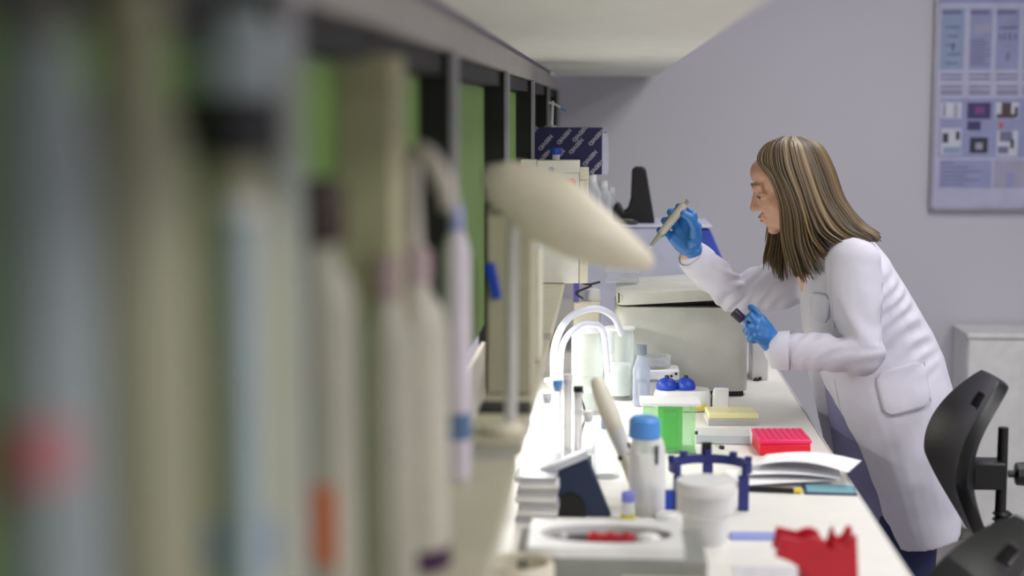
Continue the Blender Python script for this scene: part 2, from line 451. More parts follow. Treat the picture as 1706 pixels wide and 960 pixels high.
# trunk, arms and legs of the same skin
hd.capsule([neck + Vector((.02, 0, -.05)), chest, W(1445, 570), pelvis], [.075, .1, .095, .12], 18)
hd.capsule([sh_n, el_n, wr_n], [.045, .036, .026]); hd.capsule([sh_f, el_f, wr_f], [.045, .036, .026])
for s in (-1, 1):
    hd.capsule([pelvis + Vector((.02, .08 * s, -.02)), Vector((.72, W0 + .09 * s, .5)), Vector((.76, W0 + .09 * s, .08)), Vector((.68, W0 + .1 * s, .035))], [.075, .052, .036, .028])
body = obj('body', fuse(hd, .004, 5, ROOT, 'body'), SKIN, person, smooth=0)
body.data.shade_smooth()
for s in (-1, 1):
    e = M(); e.ell(H(.0728, .0305 * s, -.0008), (.0105, .0125, .0055), HR, 14)
    eye = obj('eye', e, mat('eye_white', (168, 148, 140), .5), body, org=ROOT)
    e = M(); e.ell(H(.0825, .0315 * s, -.0028), (.002, .0042, .0034), HR, 12); obj('iris', e, mat('iris', (58, 52, 50), .2), eye, org=ROOT)
    e = M().tube([H(.0835, .018 * s, .001), H(.0868, .028 * s, -.0005), H(.0825, .041 * s, -.001)], [.0009, .0017, .0012], 6)
    obj('eyelashes', e, mat('lash', (48, 34, 28), .7), body, org=ROOT)
    e = M().tube([H(.0895, .012 * s, .027), H(.0872, .026 * s, .0305), H(.0765, .045 * s, .027)], [.0014, .002, .0008], 8)
    obj('eyebrow', e, mat('brow', (146, 112, 88), .8), body, org=ROOT)
lip = mat('lips', (182, 114, 104), .45)
e = M(); e.ell(H(.089, 0, -.0505), (.0086, .0145, .0036), HR, 14); e.ell(H(.087, 0, -.0602), (.0083, .0125, .0038), HR, 14)
obj('lips', fuse(e, .0016, 1, ROOT), lip, body)

# --- hair
hv, hf, hcol = [], [], []
def strand(path, r0, shade):
    n = len(path); ns = 5; base = len(hv); prev = None
    for i, p in enumerate(path):
        t = (path[min(i + 1, n - 1)] - path[max(i - 1, 0)]).normalized()
        a = Vector((0, 1, 0)) if prev is None else prev
        u = (a - t * a.dot(t)); u = u.normalized() if u.length > 1e-6 else Vector((1, 0, 0)); prev = u
        v = t.cross(u); q = i / (n - 1)
        r = r0 * (min(1, .5 + q * 4)) * (1 - .9 * max(0, (q - .5) / .5) ** 1.2)
        for j in range(ns):
            an = 2 * PI * j / ns
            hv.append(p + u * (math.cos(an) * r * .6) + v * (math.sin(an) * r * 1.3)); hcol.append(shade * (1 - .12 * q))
    for i in range(n - 1):
        for j in range(ns):
            k = (j + 1) % ns
            hf.append((base + i * ns + j, base + i * ns + k, base + (i + 1) * ns + k, base + (i + 1) * ns + j))
def guide(pts, side): return [W(x, y, side * d) for x, y, d in pts]
near = [
 [(1300, 231, .008), (1275, 246, .035), (1266, 268, .055), (1285, 292, .078), (1302, 335, .088), (1307, 390, .088), (1318, 440, .095), (1330, 463, .1)],
 [(1305, 229, .008), (1286, 245, .045), (1284, 275, .07), (1302, 310, .086), (1316, 355, .094), (1321, 405, .098), (1333, 445, .11), (1343, 476, .118)],
 [(1312, 228, .008), (1302, 244, .05), (1306, 280, .08), (1322, 320, .092), (1334, 360, .1), (1340, 405, .11), (1352, 440, .13), (1364, 466, .14)],
 [(1320, 228, .008), (1322, 244, .05), (1332, 280, .08), (1346, 320, .094), (1358, 355, .105), (1374, 385, .13), (1398, 402, .165), (1420, 412, .19)],
 [(1328, 229, .008), (1344, 248, .045), (1358, 285, .07), (1372, 325, .082), (1388, 355, .1), (1410, 382, .13), (1436, 396, .16), (1452, 403, .175)],
 [(1336, 230, .004), (1362, 247, .03), (1380, 282, .045), (1396, 325, .055), (1416, 355, .075), (1436, 378, .1), (1456, 392, .12), (1466, 402, .13)],
 [(1338, 229, .001), (1366, 246, .008), (1386, 284, .012), (1400, 326, .018), (1418, 354, .03), (1440, 376, .05), (1458, 388, .07), (1468, 397, .08)],
]
far = [
 [(1300, 231, .008), (1275, 247, .035), (1266, 270, .055), (1274, 300, .078), (1284, 345, .088), (1280, 390, .085), (1272, 425, .08), (1270, 440, .08)],
 [(1310, 229, .008), (1296, 244, .05), (1294, 280, .075), (1304, 320, .09), (1306, 370, .09), (1300, 410, .085), (1298, 450, .08), (1302, 475, .08)],
 [(1322, 228, .008), (1322, 246, .05), (1332, 280, .08), (1346, 320, .09), (1350, 360, .09), (1352, 400, .085), (1345, 440, .09), (1350, 460, .1)],
 [(1334, 231, .004), (1362, 250, .03), (1380, 285, .05), (1396, 325, .055), (1414, 355, .07), (1436, 376, .09), (1452, 388, .11), (1466, 398, .12)],
]
def interp(gs, t):
    x = t * (len(gs) - 1); i = min(int(x), len(gs) - 2); f = x - i
    return [Vector(a).lerp(Vector(b), f) for a, b in zip(gs[i], gs[i + 1])]
rnd = random.Random(3)
for side, gs, N in ((-1, near, 640), (1, far, 220)):
    for k in range(N):
        t = (k + rnd.random()) / N
        g = interp(gs, t)
        lay = rnd.random()                       # depth layer: 1 = outer
        j1, j2 = rnd.gauss(0, 2.2), rnd.gauss(0, 1.5)
        ln = 1 - .34 * rnd.random() ** 1.6; NCL = 13; tcl = (int(t * NCL) + .5) / NCL; gc = interp(gs, tcl)
        q = []
        n = len(g)
        for i, p in enumerate(g):
            a = i / (n - 1)
            p = Vector(p).lerp(Vector(gc[i]), .62 * a ** 1.5)
            dd = p.z * (1 - .22 * (1 - lay) * min(1, a * 3)) + .003
            wav = math.sin(a * 7 + k) * 1.6 * a
            q.append((p.x + j1 * a * 1.5 + wav, p.y + j2 * a + 2.5 * (1 - lay) * min(1, a * 4) , dd))
        path = spline(guide(q, side), 4)
        path = path[:max(6, int(len(path) * ln))]
        streak = .5 + .5 * math.sin(t * 41 + math.sin(t * 13) * 3)
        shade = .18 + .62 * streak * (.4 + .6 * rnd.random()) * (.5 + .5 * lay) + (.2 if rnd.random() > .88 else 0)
        strand(path, .0038 + .0022 * rnd.random(), shade)
# scalp under the strands
hm = bpy.data.meshes.new('hair'); 
cap = M()
rings = []
for i in range(1, 13):
    a = PI * .56 * i / 12; ring = []
    for j in range(28):
        th = 2 * PI * j / 28
        q = Vector((.091 * math.sin(a) * math.cos(th), .076 * math.sin(a) * math.sin(th), .087 * math.cos(a)))
        if math.cos(th) > 0:      # keep the forehead free
            lim = .042 + .03 * (math.cos(th) ** 2)
            q.z = max(q.z, lim - .0)
            k = math.sqrt(max(0.02, 1 - (q.z / .087) ** 2)); q.x = .091 * k * math.cos(th) * math.sin(a) / max(.3, math.sin(a)); q.y = .076 * k * math.sin(th)
        ring.append(H(q.x - .006, q.y, q.z + .028))
    rings.append(ring)
cap.loft(rings, True)
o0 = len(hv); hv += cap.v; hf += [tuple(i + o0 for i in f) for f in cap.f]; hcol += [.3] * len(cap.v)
hm.from_pydata([tuple(p - ROOT) for p in hv], [], hf); hm.update()
at = hm.attributes.new('shade', 'FLOAT', 'POINT'); at.data.foreach_set('value', hcol)
HAIR = bpy.data.materials.new('dark_blonde_hair'); HAIR.use_nodes = True
nt = HAIR.node_tree; b = nt.nodes['Principled BSDF']
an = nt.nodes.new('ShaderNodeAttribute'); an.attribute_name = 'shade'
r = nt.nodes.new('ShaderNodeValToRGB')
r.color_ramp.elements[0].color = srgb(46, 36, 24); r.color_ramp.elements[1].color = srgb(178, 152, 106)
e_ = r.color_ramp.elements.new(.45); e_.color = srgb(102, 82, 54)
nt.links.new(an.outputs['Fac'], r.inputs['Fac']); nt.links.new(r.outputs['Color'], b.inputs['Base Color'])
b.inputs['Roughness'].default_value = .42
hair = obj('hair', hm, HAIR, person, smooth=0); hm.shade_smooth()

# --- lab coat
def ring(bk, fr, hy, dy=0, n=28, e=2.3):
    b_, f_ = W(*bk, dy), W(*fr, dy); c = (b_ + f_) / 2; u = (f_ - b_) / 2; out = []
    for j in range(n):
        a = 2 * PI * j / n; ca, sa = math.cos(a), math.sin(a)
        k = (abs(ca) ** e + abs(sa) ** e) ** (-1 / e)
        out.append(c + u * (ca * k) + Vector((0, hy * sa * k, 0)))
    return out
ct = M()
ct.loft([ring((1425, 392), (1345, 428), .07), ring((1452, 400), (1338, 455), .15), ring((1478, 430), (1335, 485), .185), ring((1503, 470), (1335, 520), .188),
         ring((1528, 510), (1338, 552), .18), ring((1549, 548), (1350, 590), .172), ring((1568, 592), (1366, 625), .185), ring((1581, 640), (1379, 655), .205),
         ring((1590, 700), (1396, 705), .22), ring((1594, 770), (1420, 772), .23), ring((1595, 825), (1445, 845), .235), ring((1592, 853), (1466, 893), .238)])
# far front panel hanging open
ct.loft([ring((1440, 560), (1345, 565), .03, .09), ring((1430, 620), (1346, 622), .03, .13), ring((1430, 690), (1362, 692), .03, .16), ring((1440, 780), (1388, 785), .03, .18), ring((1470, 880), (1425, 890), .03, .19)])
ct.capsule([W(1405, 425, -.1), sh_n, sh_n.lerp(el_n, .5), el_n + Vector((.004, 0, -.002)), el_n.lerp(wr_n, .5), wr_n], [.05, .062, .06, .052, .047, .04], 18)
ct.capsule([W(1375, 440, .1), sh_f, sh_f.lerp(el_f, .45) + Vector((0, 0, -.012)), el_f, el_f.lerp(wr_f, .5), wr_f + (el_f - wr_f).normalized() * .02], [.06, .07, .066, .049, .046, .038], 18)
# collar around the neck
ct.capsule([W(1340, 412, -.05), W(1372, 402, -.075), W(1400, 396, -.045), W(1404, 394, .0)], [.012, .016, .018, .018], 12)
ct.capsule([W(1330, 405, .05), W(1362, 398, .075), W(1396, 394, .045), W(1404, 394, 0)], [.012, .016, .018, .018], 12)
cm = fuse(ct, .0062, 4, None, 'lab_coat')
cm.calc_loop_triangles()
spine_b, spine_f = W(1500, 470), W(1568, 600)
def seg_d(p, a, b):
    ab = b - a; t = max(0, min(1, (p - a).dot(ab) / ab.dot(ab))); return (p - (a + ab * t)).length, t
nrm = [v.normal.copy() for v in cm.vertices]
for i, v in enumerate(cm.vertices):
    p = v.co.copy(); d = 0
    d += .0035 * noise.noise(p * 9) + .0016 * noise.noise(p * 24)
    # horizontal folds at the back of the waist
    dw, tw = seg_d(p, W(1485, 505, -.15), W(1530, 580, -.15))
    wgt = max(0, 1 - dw / .1) * (.4 + .9 * abs(noise.noise(p * 6 + Vector((5, 2, 1)))))
    s_ = (p - W(1485, 505)).dot((W(1530, 580) - W(1485, 505)).normalized())
    d += wgt * .0065 * math.sin(s_ * 2 * PI / .036 + 5 * noise.noise(p * 7))
    # folds inside both elbows and along the sleeves
    for (a, bb, c, kk) in ((sh_n, el_n, wr_n, 1), (sh_f, el_f, wr_f, 1)):
        da, ta = seg_d(p, a, bb); dc, tcn = seg_d(p, bb, c)
        de = (p - bb).length
        if min(da, dc) < .085:
            g = max(0, 1 - de / .2)
            ax = (bb - a).normalized() if da < dc else (c - bb).normalized()
            ph = (p - bb).dot(ax) / .055 + 2.4 * noise.noise(p * 5 + Vector((3, 1, 2))) + (p.z + p.y) * 16
            d += (.0012 + .0048 * g) * (.35 + 1.2 * abs(noise.noise(p * 8))) * math.sin(ph * 2 * PI)
    # long soft folds in the skirt
    if p.z < .98 and p.x > .5:
        d += .004 * min(1, (.98 - p.z) * 4) * math.sin((p.x * .8 + p.y) * 36 + 2 * noise.noise(p * 4))
    v.co = p + nrm[i] * d
bvh = BVHTree.FromPolygons([v.co for v in cm.vertices], [p.vertices for p in cm.polygons])
for v in cm.vertices: v.co -= ROOT
coat = obj('lab_coat', cm, COATM, person, smooth=0); cm.shade_smooth()
def onto(px, py, lift=.002):
    p0 = W(px, py, -.6); d = (W(px, py, .5) - p0).normalized()
    h = bvh.ray_cast(p0, d)
    return (h[0] - d * lift) if h[0] else W(px, py, -.2)
def patch(name, outline, lift, parent, n=14):
    """cloth patch lying on the coat inside a four-cornered outline (px)"""
    (a, b_, c, d) = [Vector(q) for q in outline]; m = M(); vs = []; fs = []
    for i in range(n + 1):
        for j in range(n + 1):
            u, v = i / n, j / n
            uu, vv = (2 * u - 1), (2 * v - 1)
            # squarish disc so that corners are rounded
            k = 1 - .09 * (abs(uu) ** 6) * (abs(vv) ** 6) * 3
            u2, v2 = (uu * k + 1) / 2, (vv * k + 1) / 2
            q = a.lerp(b_, u2).lerp(d.lerp(c, u2), v2)
            vs.append(onto(q.x, q.y, lift))
    for i in range(n):
        for j in range(n):
            fs.append((i * (n + 1) + j, (i + 1) * (n + 1) + j, (i + 1) * (n + 1) + j + 1, i * (n + 1) + j + 1))
    m.add(vs, fs)
    o = obj(name, m, COATM, parent, org=ROOT, smooth=60, solid=.003)
    return o
pk = patch('pocket', [(1456, 622), (1540, 598), (1553, 676), (1474, 697)], .0035, coat)
seam = mat('stitched_seam', (190, 186, 202), .9)
def seam_line(pts, r=.0008, par=None):
    pp = [onto(q.x, q.y, .003 if par else .0006) for q in spline([Vector((x, y, 0)) for x, y in pts], 8)]
    obj('seam', M().tube(pp, r, 6), seam, par or coat, org=ROOT)
seam_line([(1460, 626), (1466, 660), (1478, 692), (1515, 688), (1549, 674), (1546, 640), (1540, 602)], par=pk)
seam_line([(1383, 432), (1384, 470), (1387, 510), (1390, 548)])
seam_line([(1466, 415), (1470, 470), (1468, 530), (1466, 575)])
seam_line([(1390, 632), (1402, 690), (1424, 760), (1452, 840)])
cp = patch('chest_pocket', [(1350, 486), (1383, 492), (1380, 540), (1352, 532)], .003, coat, 8)
# cuffs
for w_, e_n, rr in ((wr_n, el_n, .0425), (wr_f + (el_f - wr_f).normalized() * .022, el_f, .0405)):
    ax = (w_ - e_n).normalized(); c0 = w_ - ax * .022
    m = M(); rings = []
    for t, r_ in ((0, rr + .004), (.02, rr + .003), (.043, rr - .001), (.046, rr - .006), (.04, rr - .01)):
        u = ax.cross(Vector((0, 1, 0))).normalized(); v = ax.cross(u)
        rings.append([c0 + ax * t + (u * math.cos(2 * PI * j / 24) + v * math.sin(2 * PI * j / 24)) * r_ for j in range(24)])
    m.loft(rings, False); obj('cuff', m, COATM, coat, org=ROOT, smooth=50)

# dress seen in the coat opening, trousers, shoes
dr = M().loft([ring((1540, 590), (1372, 600), .12), ring((1550, 650), (1376, 655), .14), ring((1560, 720), (1386, 722), .15), ring((1565, 800), (1398, 802), .15), ring((1565, 850), (1420, 852), .15)])
obj('dress', dr, mat('lilac_cloth', (124, 122, 158), .9, bump=.2), person, org=ROOT, smooth=60)
NAVYC = mat('navy_denim', (34, 40, 78), .9, bump=.3)
for s in (-1, 1):
    hp = Vector((.715, W0 + .085 * s, .8))
    obj('trouser_leg', M().tube([hp, Vector((.715, W0 + .09 * s, .5)), Vector((.735, W0 + .09 * s, .3)), Vector((.755, W0 + .09 * s, .075))], [.085, .074, .064, .06], 20), NAVYC, person, org=ROOT, smooth=60)
    m = M(); sx = .755
    prof = [(.05, .035, .085), (.02, .042, .08), (-.04, .042, .06), (-.1, .046, .045), (-.15, .04, .034), (-.18, .02, .02)]
    rings = []
    for dx, hw, hh in prof:
        rings.append([Vector((sx + dx, W0 + .1 * s + hw * math.cos(2 * PI * j / 16), .012 + max(0, hh * (.5 + .5 * math.sin(2 * PI * j / 16))))) for j in range(16)])
    m.loft(rings); shoe = obj('shoe', m, mat('dark_shoe', (30, 30, 40), .5), person, org=ROOT, smooth=60)
    obj('sole', M().prism([(sx + dx, W0 + .1 * s + hw * 1.05) for dx, hw, hh in prof] + [(sx + dx, W0 + .1 * s - hw * 1.05) for dx, hw, hh in reversed(prof)], 0, .014, 'z'), BLACK, shoe, org=ROOT)

# --- gloved hands
def glove(m): return obj('glove', fuse(m, .0026, 2, ROOT, 'glove'), GLOVE, person, smooth=0)
g = M()      # far hand around the pipette; palm towards us
wf = wr_f
kn = [W(1153, 360, .02), W(1142, 371, .024), W(1131, 384, .024), W(1121, 397, .02)]
for q, rr in zip(kn, (.014, .0145, .014, .013)):
    g.capsule([W(1149, 418, .025), (W(1149, 418, .025) + q) / 2, q], [.021, .019, rr], 14)
g.capsule([wf + Vector((.004, 0, .006)), W(1149, 412, .025)], [.029, .024], 18)
g.capsule([W(1157, 402, .0), W(1160, 378, .005)], [.018, .014], 14)
tips = [((1139, 346, .034), (1131, 345, .004), (1138, 350, -.014)), ((1126, 353, .038), (1117, 354, .006), (1123, 361, -.014)),
        ((1115, 367, .038), (1107, 368, .006), (1112, 375, -.014)), ((1106, 383, .034), (1099, 384, .006), (1103, 390, -.012))]
for q, tp, rr in zip(kn, tips, (.0098, .0102, .0098, .009)):
    g.capsule([q] + [W(*a) for a in tp], [rr * 1.15, rr * 1.08, rr, rr * .88], 12)
g.capsule([W(1158, 396, -.002), W(1157, 376, -.018), W(1149, 362, -.027), W(1139, 356, -.03)], [.0155, .0125, .0105, .0092], 12)
glove(g)
g = M()      # near hand pinching the tube
DN = -.2
wn = wr_n
g.capsule([wn + Vector((-.002, 0, 0)), W(1288, 572, DN), W(1279, 563, DN)], [.031, .027, .026], 18)
kn2 = [W(1268, 533, DN - .005), W(1261, 540, DN - .018), W(1259, 550, DN - .026), W(1263, 560, DN - .028)]
for q, rr in zip(kn2, (.0135, .0135, .013, .0125)):
    g.capsule([W(1283, 566, DN), (W(1283, 566, DN) + q) / 2, q], [.023, .02, rr], 14)
fing = [((1258, 519, DN + .01), (1251, 513, DN + .022)), ((1251, 527, DN - .014), (1243, 532, DN - .002), (1242, 540, DN + .006)),
        ((1248, 546, DN - .03), (1243, 552, DN - .016), (1249, 556, DN - .004)), ((1254, 560, DN - .034), (1249, 566, DN - .02), (1257, 568, DN - .008))]
for q, tp, rr in zip(kn2, fing, (.0095, .01, .0095, .0085)):
    pts = [q] + [W(*a) for a in tp]
    g.capsule(pts, [rr * (1.15 - .11 * i) for i in range(len(pts))], 12)
g.capsule([W(1277, 545, DN + .02), W(1264, 535, DN + .03), W(1254, 536, DN + .024), W(1246, 542, DN + .014)], [.0145, .0115, .0105, .009], 12)
glove(g)

# --- what she holds
a, b_ = W(1143, 338, -.022), W(1076, 420, -.022); ax = (b_ - a)
pp = thing('pipette', 'grey hand pipette held in the raised gloved hand', 'pipette', a)
L = lambda t: a + ax * t
obj('barrel', M().tube([L(.03), L(.07), L(.3), L(.55), L(.62)], [.0085, .0105, .0105, .0095, .008], 16), mat('pipette_grey', (178, 172, 160), .4), pp, org=a)
obj('shaft', M().tube([L(.6), L(.68), L(.84), L(.88)], [.0075, .0065, .0045, .004], 14), mat('pipette_shaft', (150, 148, 132), .4), pp, org=a)
obj('tip', M().tube([L(.87), L(.93), L(1.0)], [.0042, .003, .001], 12), MILKY, pp, org=a)
obj('plunger', M().tube([L(-.05), L(-.03), L(-.025), L(.035)], [.006, .006, .0035, .0035], 12), ALU, pp, org=a)
obj('finger_hook', M().tube([L(.1) + Vector((.006, 0, .008)), L(.12) + Vector((.014, .0, .012)), L(.2) + Vector((.016, 0, .008))], [.004, .004, .003], 8), mat('pipette_grey', (178, 172, 160)), pp, org=a)
a2, b2 = W(1222, 519, DN - .002), W(1262, 556, DN - .002); ax2 = b2 - a2
tb = thing('sample_tube', 'small tube with a dark purple cap held in the lower gloved hand', 'tube', a2)
L2 = lambda t: a2 + ax2 * t
obj('cap', M().tube([L2(0), L2(.02), L2(.36), L2(.38)], [.0095, .0115, .0115, .0105], 18), mat('purple_black_cap', (34, 18, 46), .35), tb, org=a2)
obj('tube_body', M().tube([L2(.385), L2(.8), L2(.95), L2(1)], [.0085, .0085, .006, .002], 16), clear('tube_blue_clear', (170, 190, 232), .5), tb, org=a2)

# ------------------------------------------------------------------ bench things: far group
def hull_box(name, label, cat, x0, x1, y0, y1, z0, z1, m, bev=.004, group=None):
    o = obj(name, M().bx(x0, x1, y0, y1, z0, z1), m, None, org=((x0 + x1) / 2, (y0 + y1) / 2, z0), bevel=bev)
    o.location = ((x0 + x1) / 2, (y0 + y1) / 2, z0); return tag(o, label, cat, group)
# big centrifuge with the lid ajar
D = 4.05
cx0, cx1 = P(1024, 600, D).x, P(1247, 600, D).x
zt = P(1100, 513, D).z
o = ((cx0 + cx1) / 2, D + .18, .9)
t = thing('centrifuge', 'large grey-beige centrifuge with its lid ajar beside the woman', 'centrifuge', o)
ol = rrect(cx0, cx1, D, D + .36, .035, 6)
rings = []
for z, k in ((.914, .0), (.93, .0), (zt - .012, .0), (zt, .006)):
    rings.append([Vector((o[0] + (x - o[0]) * (1 - k / .16), o[1] + (y - o[1]) * (1 - k / .18), z)) for x, y in ol])
obj('housing', M().loft(rings), GREYB, t, org=o, smooth=40)
obj('chamber_rim', M().lathe([(.1, zt + .001), (.115, zt + .001), (.115, zt + .005), (.1, zt + .005)], (o[0], o[1], 0), 32), BLACK, t, org=o)
lid = M()
hinge = Vector((cx0 + .004, 0, zt + .003)); ang = math.radians(-3.6)
rings = []
for z, k in ((0, .004), (.008, 0), (.03, 0), (.036, .012)):
    rr = rrect(cx0 + .004 + k, cx1 - .035 - k, D + .006 + k, D + .354 - k, .03, 6)
    rg = []
    for x, y in rr:
        q = Matrix.Rotation(ang, 3, 'Y') @ Vector((x - hinge.x, 0, z)); rg.append(Vector((hinge.x + q.x, y, hinge.z + q.z)))
    rings.append(rg)
ld_ = obj('lid', lid.loft(rings), mat('lid_white', (214, 214, 206), .4), t, org=o, smooth=40)
obj('lid_gasket', M().box((o[0] + .01, o[1], zt + .0105), (cx1 - cx0 - .08, .29, .012), Matrix.Rotation(ang, 3, 'Y')), BLACKM, ld_, org=o)
q = P(1031, 497, D - .002); obj('lid_latch', M().bx(q.x - .002, q.x + .002, D + .0, D + .0055, q.z - .013, q.z + .013), BLACK, ld_, org=o)
for x in (cx0 + .04, cx1 - .04):
    for y in (D + .04, D + .32): obj('foot', M().lathe([(.016, 0), (.018, .0135)], (x, y, .9), 12), BLACK, t, org=o)
obj('dark_base_strip', M().bx(cx1 - .085, cx1 - .012, D + .004, D + .03, .902, .9135), BLACK, t, org=o)  # black strip under the housing at its front right
for k in range(16): obj('vent_slot', M().bx(cx1 - .0005, cx1 + .0012, D + .05, D + .3, .96 + k * .01, .964 + k * .01), MIDGREY, t, org=o)

# tall instrument behind with blue sloping front
D2 = 4.75
ix0, ix1 = P(975, 400, D2).x, P(1205, 400, D2).x; it = P(1100, 380, D2).z
o = ((ix0 + ix1) / 2, D2 + .16, .9)
t = thing('analyser', 'tall pale lilac instrument with sloping blue front behind the centrifuge', 'instrument', o)
LIL = mat('pale_lilac_casing', (196, 198, 222), .4)
xs = P(1160, 400, D2).x; xe = P(1184, 385, D2).x; xg = P(1210, 445, D2).x; zg = P(1210, 445, D2).z
obj('casing', M().prism([(ix0, .902), (xs, .902), (xs, it), (ix0, it)], D2, D2 + .32, 'y'), LIL, t, org=o, bevel=.006)
fp = obj('front_panel', M().prism([(xs + .001, .902), (xg, .902), (xg, zg), (xe, it - .006), (xs + .001, it - .006)], D2 + .006, D2 + .314, 'y'), mat('cobalt_panel', (58, 84, 190), .4), t, org=o, bevel=.004)
obj('top_plate', M().bx(ix0 - .004, xe + .004, D2 - .004, D2 + .324, it + .0005, it + .008), LIL, t, org=o, bevel=.003)
obj('screen', M().bx(xs + .03, xg - .02, D2 + .002, D2 + .0055, 1.0, 1.08), mat('screen_dark', (40, 50, 90), .2), fp, org=o)
# black stand on the instrument
zt2 = it + .0085
q = lambda px, py: (P(px, py, 4.85).x, P(px, py, 4.85).z)
o = (q(1060, 375)[0], 4.86, zt2)
pts = [(1020, 376), (1091, 376), (1076, 281), (1070, 278), (1059, 278), (1053, 283), (1051, 330), (1047, 345), (1040, 352), (1034, 340), (1028, 337), (1022, 345)]
pts = [(q(*a)[0], max(q(*a)[1], zt2)) for a in pts]
t = thing('black_stand', 'black stand with a tall tapering back on the lilac instrument', 'stand', o)
obj('back_plate', M().prism(pts, 4.83, 4.9, 'y'), BLACK, t, org=o, bevel=.005)
obj('foot', M().bx(pts[0][0] + .004, pts[1][0] - .004, 4.905, 5.0, zt2, zt2 + .012), BLACK, t, org=o, bevel=.003)
o = (P(1046, 376, 4.79).x, 4.79, zt2)
t = thing('puck', 'flat dark grey puck in front of the black stand', 'puck', o)
obj('disc', M().lathe([(.028, 0), (.032, .003), (.032, .009), (.027, .013)], o, 24), mat('dark_grey', (52, 54, 56), .4), t, org=o)
obj('label_disc', M().lathe([(.018, .0132), (.018, .0142)], o, 20), MIDGREY, t, org=o)

# white box right behind the centrifuge
a, b_ = P(1252, 640, 4.3), P(1281, 566, 4.3)
o = ((a.x + b_.x) / 2, 4.36, .9)
t = thing('power_box', 'small white upright box at the right end of the centrifuge', 'box', o)
obj('casing', M().bx(a.x, b_.x, 4.3, 4.42, .9, b_.z), WHITE, t, org=o, bevel=.004)
q = P(1259, 634, 4.3); obj('knob', M().tube([(q.x, 4.2995, q.z), (q.x, 4.285, q.z)], [.008, .006], 12), BLACK, t, org=o)
obj('knob', M().tube([(q.x + .012, 4.2995, q.z + .006), (q.x + .012, 4.292, q.z + .006)], [.005, .004], 10), BLACK, t, org=o)

# clear box on the centrifuge lid
a, b_ = P(1002, 492, 4.2), P(1072, 460, 4.2)
zl = zt + .048
o = ((a.x + b_.x) / 2, 4.24, zl)
t = thing('clear_box', 'clear plastic box on the centrifuge lid', 'box', o)
obj('tray', M().bx(-.045, .045, -.04, .04, 0, .03), CLEAR, t, bevel=.004)
obj('lid', M().bx(-.048, .048, -.043, .043, .0305, .042), CLEAR, t, bevel=.004)

# boxes on the reagent shelf, far end
BOXW = mat('white_carton', (222, 220, 212), .7)
Y1 = 4.18
def carton(px0, px1, py, Y, dep, label, m=BOXW, z0=SZ):
    a, b_ = P(px0, py, Y), P(px1, py, Y)
    o = ((a.x + b_.x) / 2, Y + dep / 2, z0 + .001)
    t = thing('carton', label, 'box', o, group='cartons on the shelf')
    hw, hh = (b_.x - a.x) / 2, a.z - z0
    obj('carton_body', M().bx(-hw, hw, -dep / 2, dep / 2, 0, hh - .032), m, t, bevel=.002)
    obj('carton_lid', M().bx(-hw - .001, hw + .001, -dep / 2 - .001, dep / 2 + .001, hh - .0315, hh), m, t, bevel=.002)
    return t, hw, hh, dep
c1, hw, hh, dep = carton(895, 965, 268, 4.0, .06, 'white carton with an orange dot and a purple stamp on the shelf')
obj('orange_dot', M().tube([(.034 + 0, -dep / 2 - .0011, P(951, 305, 4.0).z - SZ), (.034, -dep / 2 - .0022, P(951, 305, 4.0).z - SZ)], .011, 20), mat('orange_sticker', (236, 92, 52), .6), c1)
obj('purple_stamp', M().tube([(-.018, -dep / 2 - .0011, P(918, 284, 4.0).z - SZ), (-.018, -dep / 2 - .002, P(918, 284, 4.0).z - SZ)], .008, 16), mat('purple_ink', (112, 96, 170), .6), c1)
carton(868, 893, 267, 4.0, .06, 'narrow white carton at the partition end of the shelf')
c3, hw3, hh3, dep3 = carton(966, 980, 280, 4.0, .05, 'slim cream carton beside the orange-dotted carton', CREAM)
# blue-capped tube standing on the carton
o = (P(926, 268, 4.02).x, 4.03, P(926, 268, 4.0).z + .0015)
t = thing('capped_tube', 'small clear tube with a blue cap on the white carton', 'tube', o)
obj('tube_body', M().lathe([(.0085, 0), (.0095, .002), (.0095, .014)], (0, 0, 0), 16), MILKY, t)
obj('cap', M().lathe([(.0145, .0142), (.0155, .016), (.0155, .029), (.0135, .031)], (0, 0, 0), 18), BLUE, t)
# patterned dark blue kit box on top of a stack
Yk = 4.2
a, b_ = P(866, 290, Yk), P(1003, 213, Yk)
zk = P(940, 291, Yk).z
o = ((a.x + b_.x) / 2, Yk + .06, zk)
hwk, hhk = (b_.x - a.x) / 2, P(940, 213, Yk).z - zk
sup = thing('carton', 'tall plain carton under the dark blue patterned box', 'box', (-.15, Yk + .06, SZ + .001), group='cartons on the shelf')
obj('carton_body', M().bx(-.04, .036, -.055, .055, 0, zk - SZ - .033), CREAM, sup, bevel=.002)
obj('carton_lid', M().bx(-.041, .037, -.056, .056, zk - SZ - .0325, zk - SZ - .002), CREAM, sup, bevel=.002)
kb = thing('kit_box', 'dark blue box printed with slanted pale words on the carton stack', 'box', o)
obj('carton_body', M().bx(-hwk, hwk, -.06, .06, 0, hhk), mat('kit_navy', (26, 24, 74), .5), kb, bevel=.002)
side = mat('kit_lilac', (138, 136, 184), .5); sidew = mat('kit_pale', (192, 192, 214), .5)
for k in range(4):
    obj('side_stripe', M().bx(hwk + .0005, hwk + .004 + k * .0045, -.058 - .0003 * k, .05 - k * .02, .002, hhk - .002 - k * .004), (side, sidew)[k % 2], kb)
PALE = mat('kit_print', (150, 150, 164), .6)
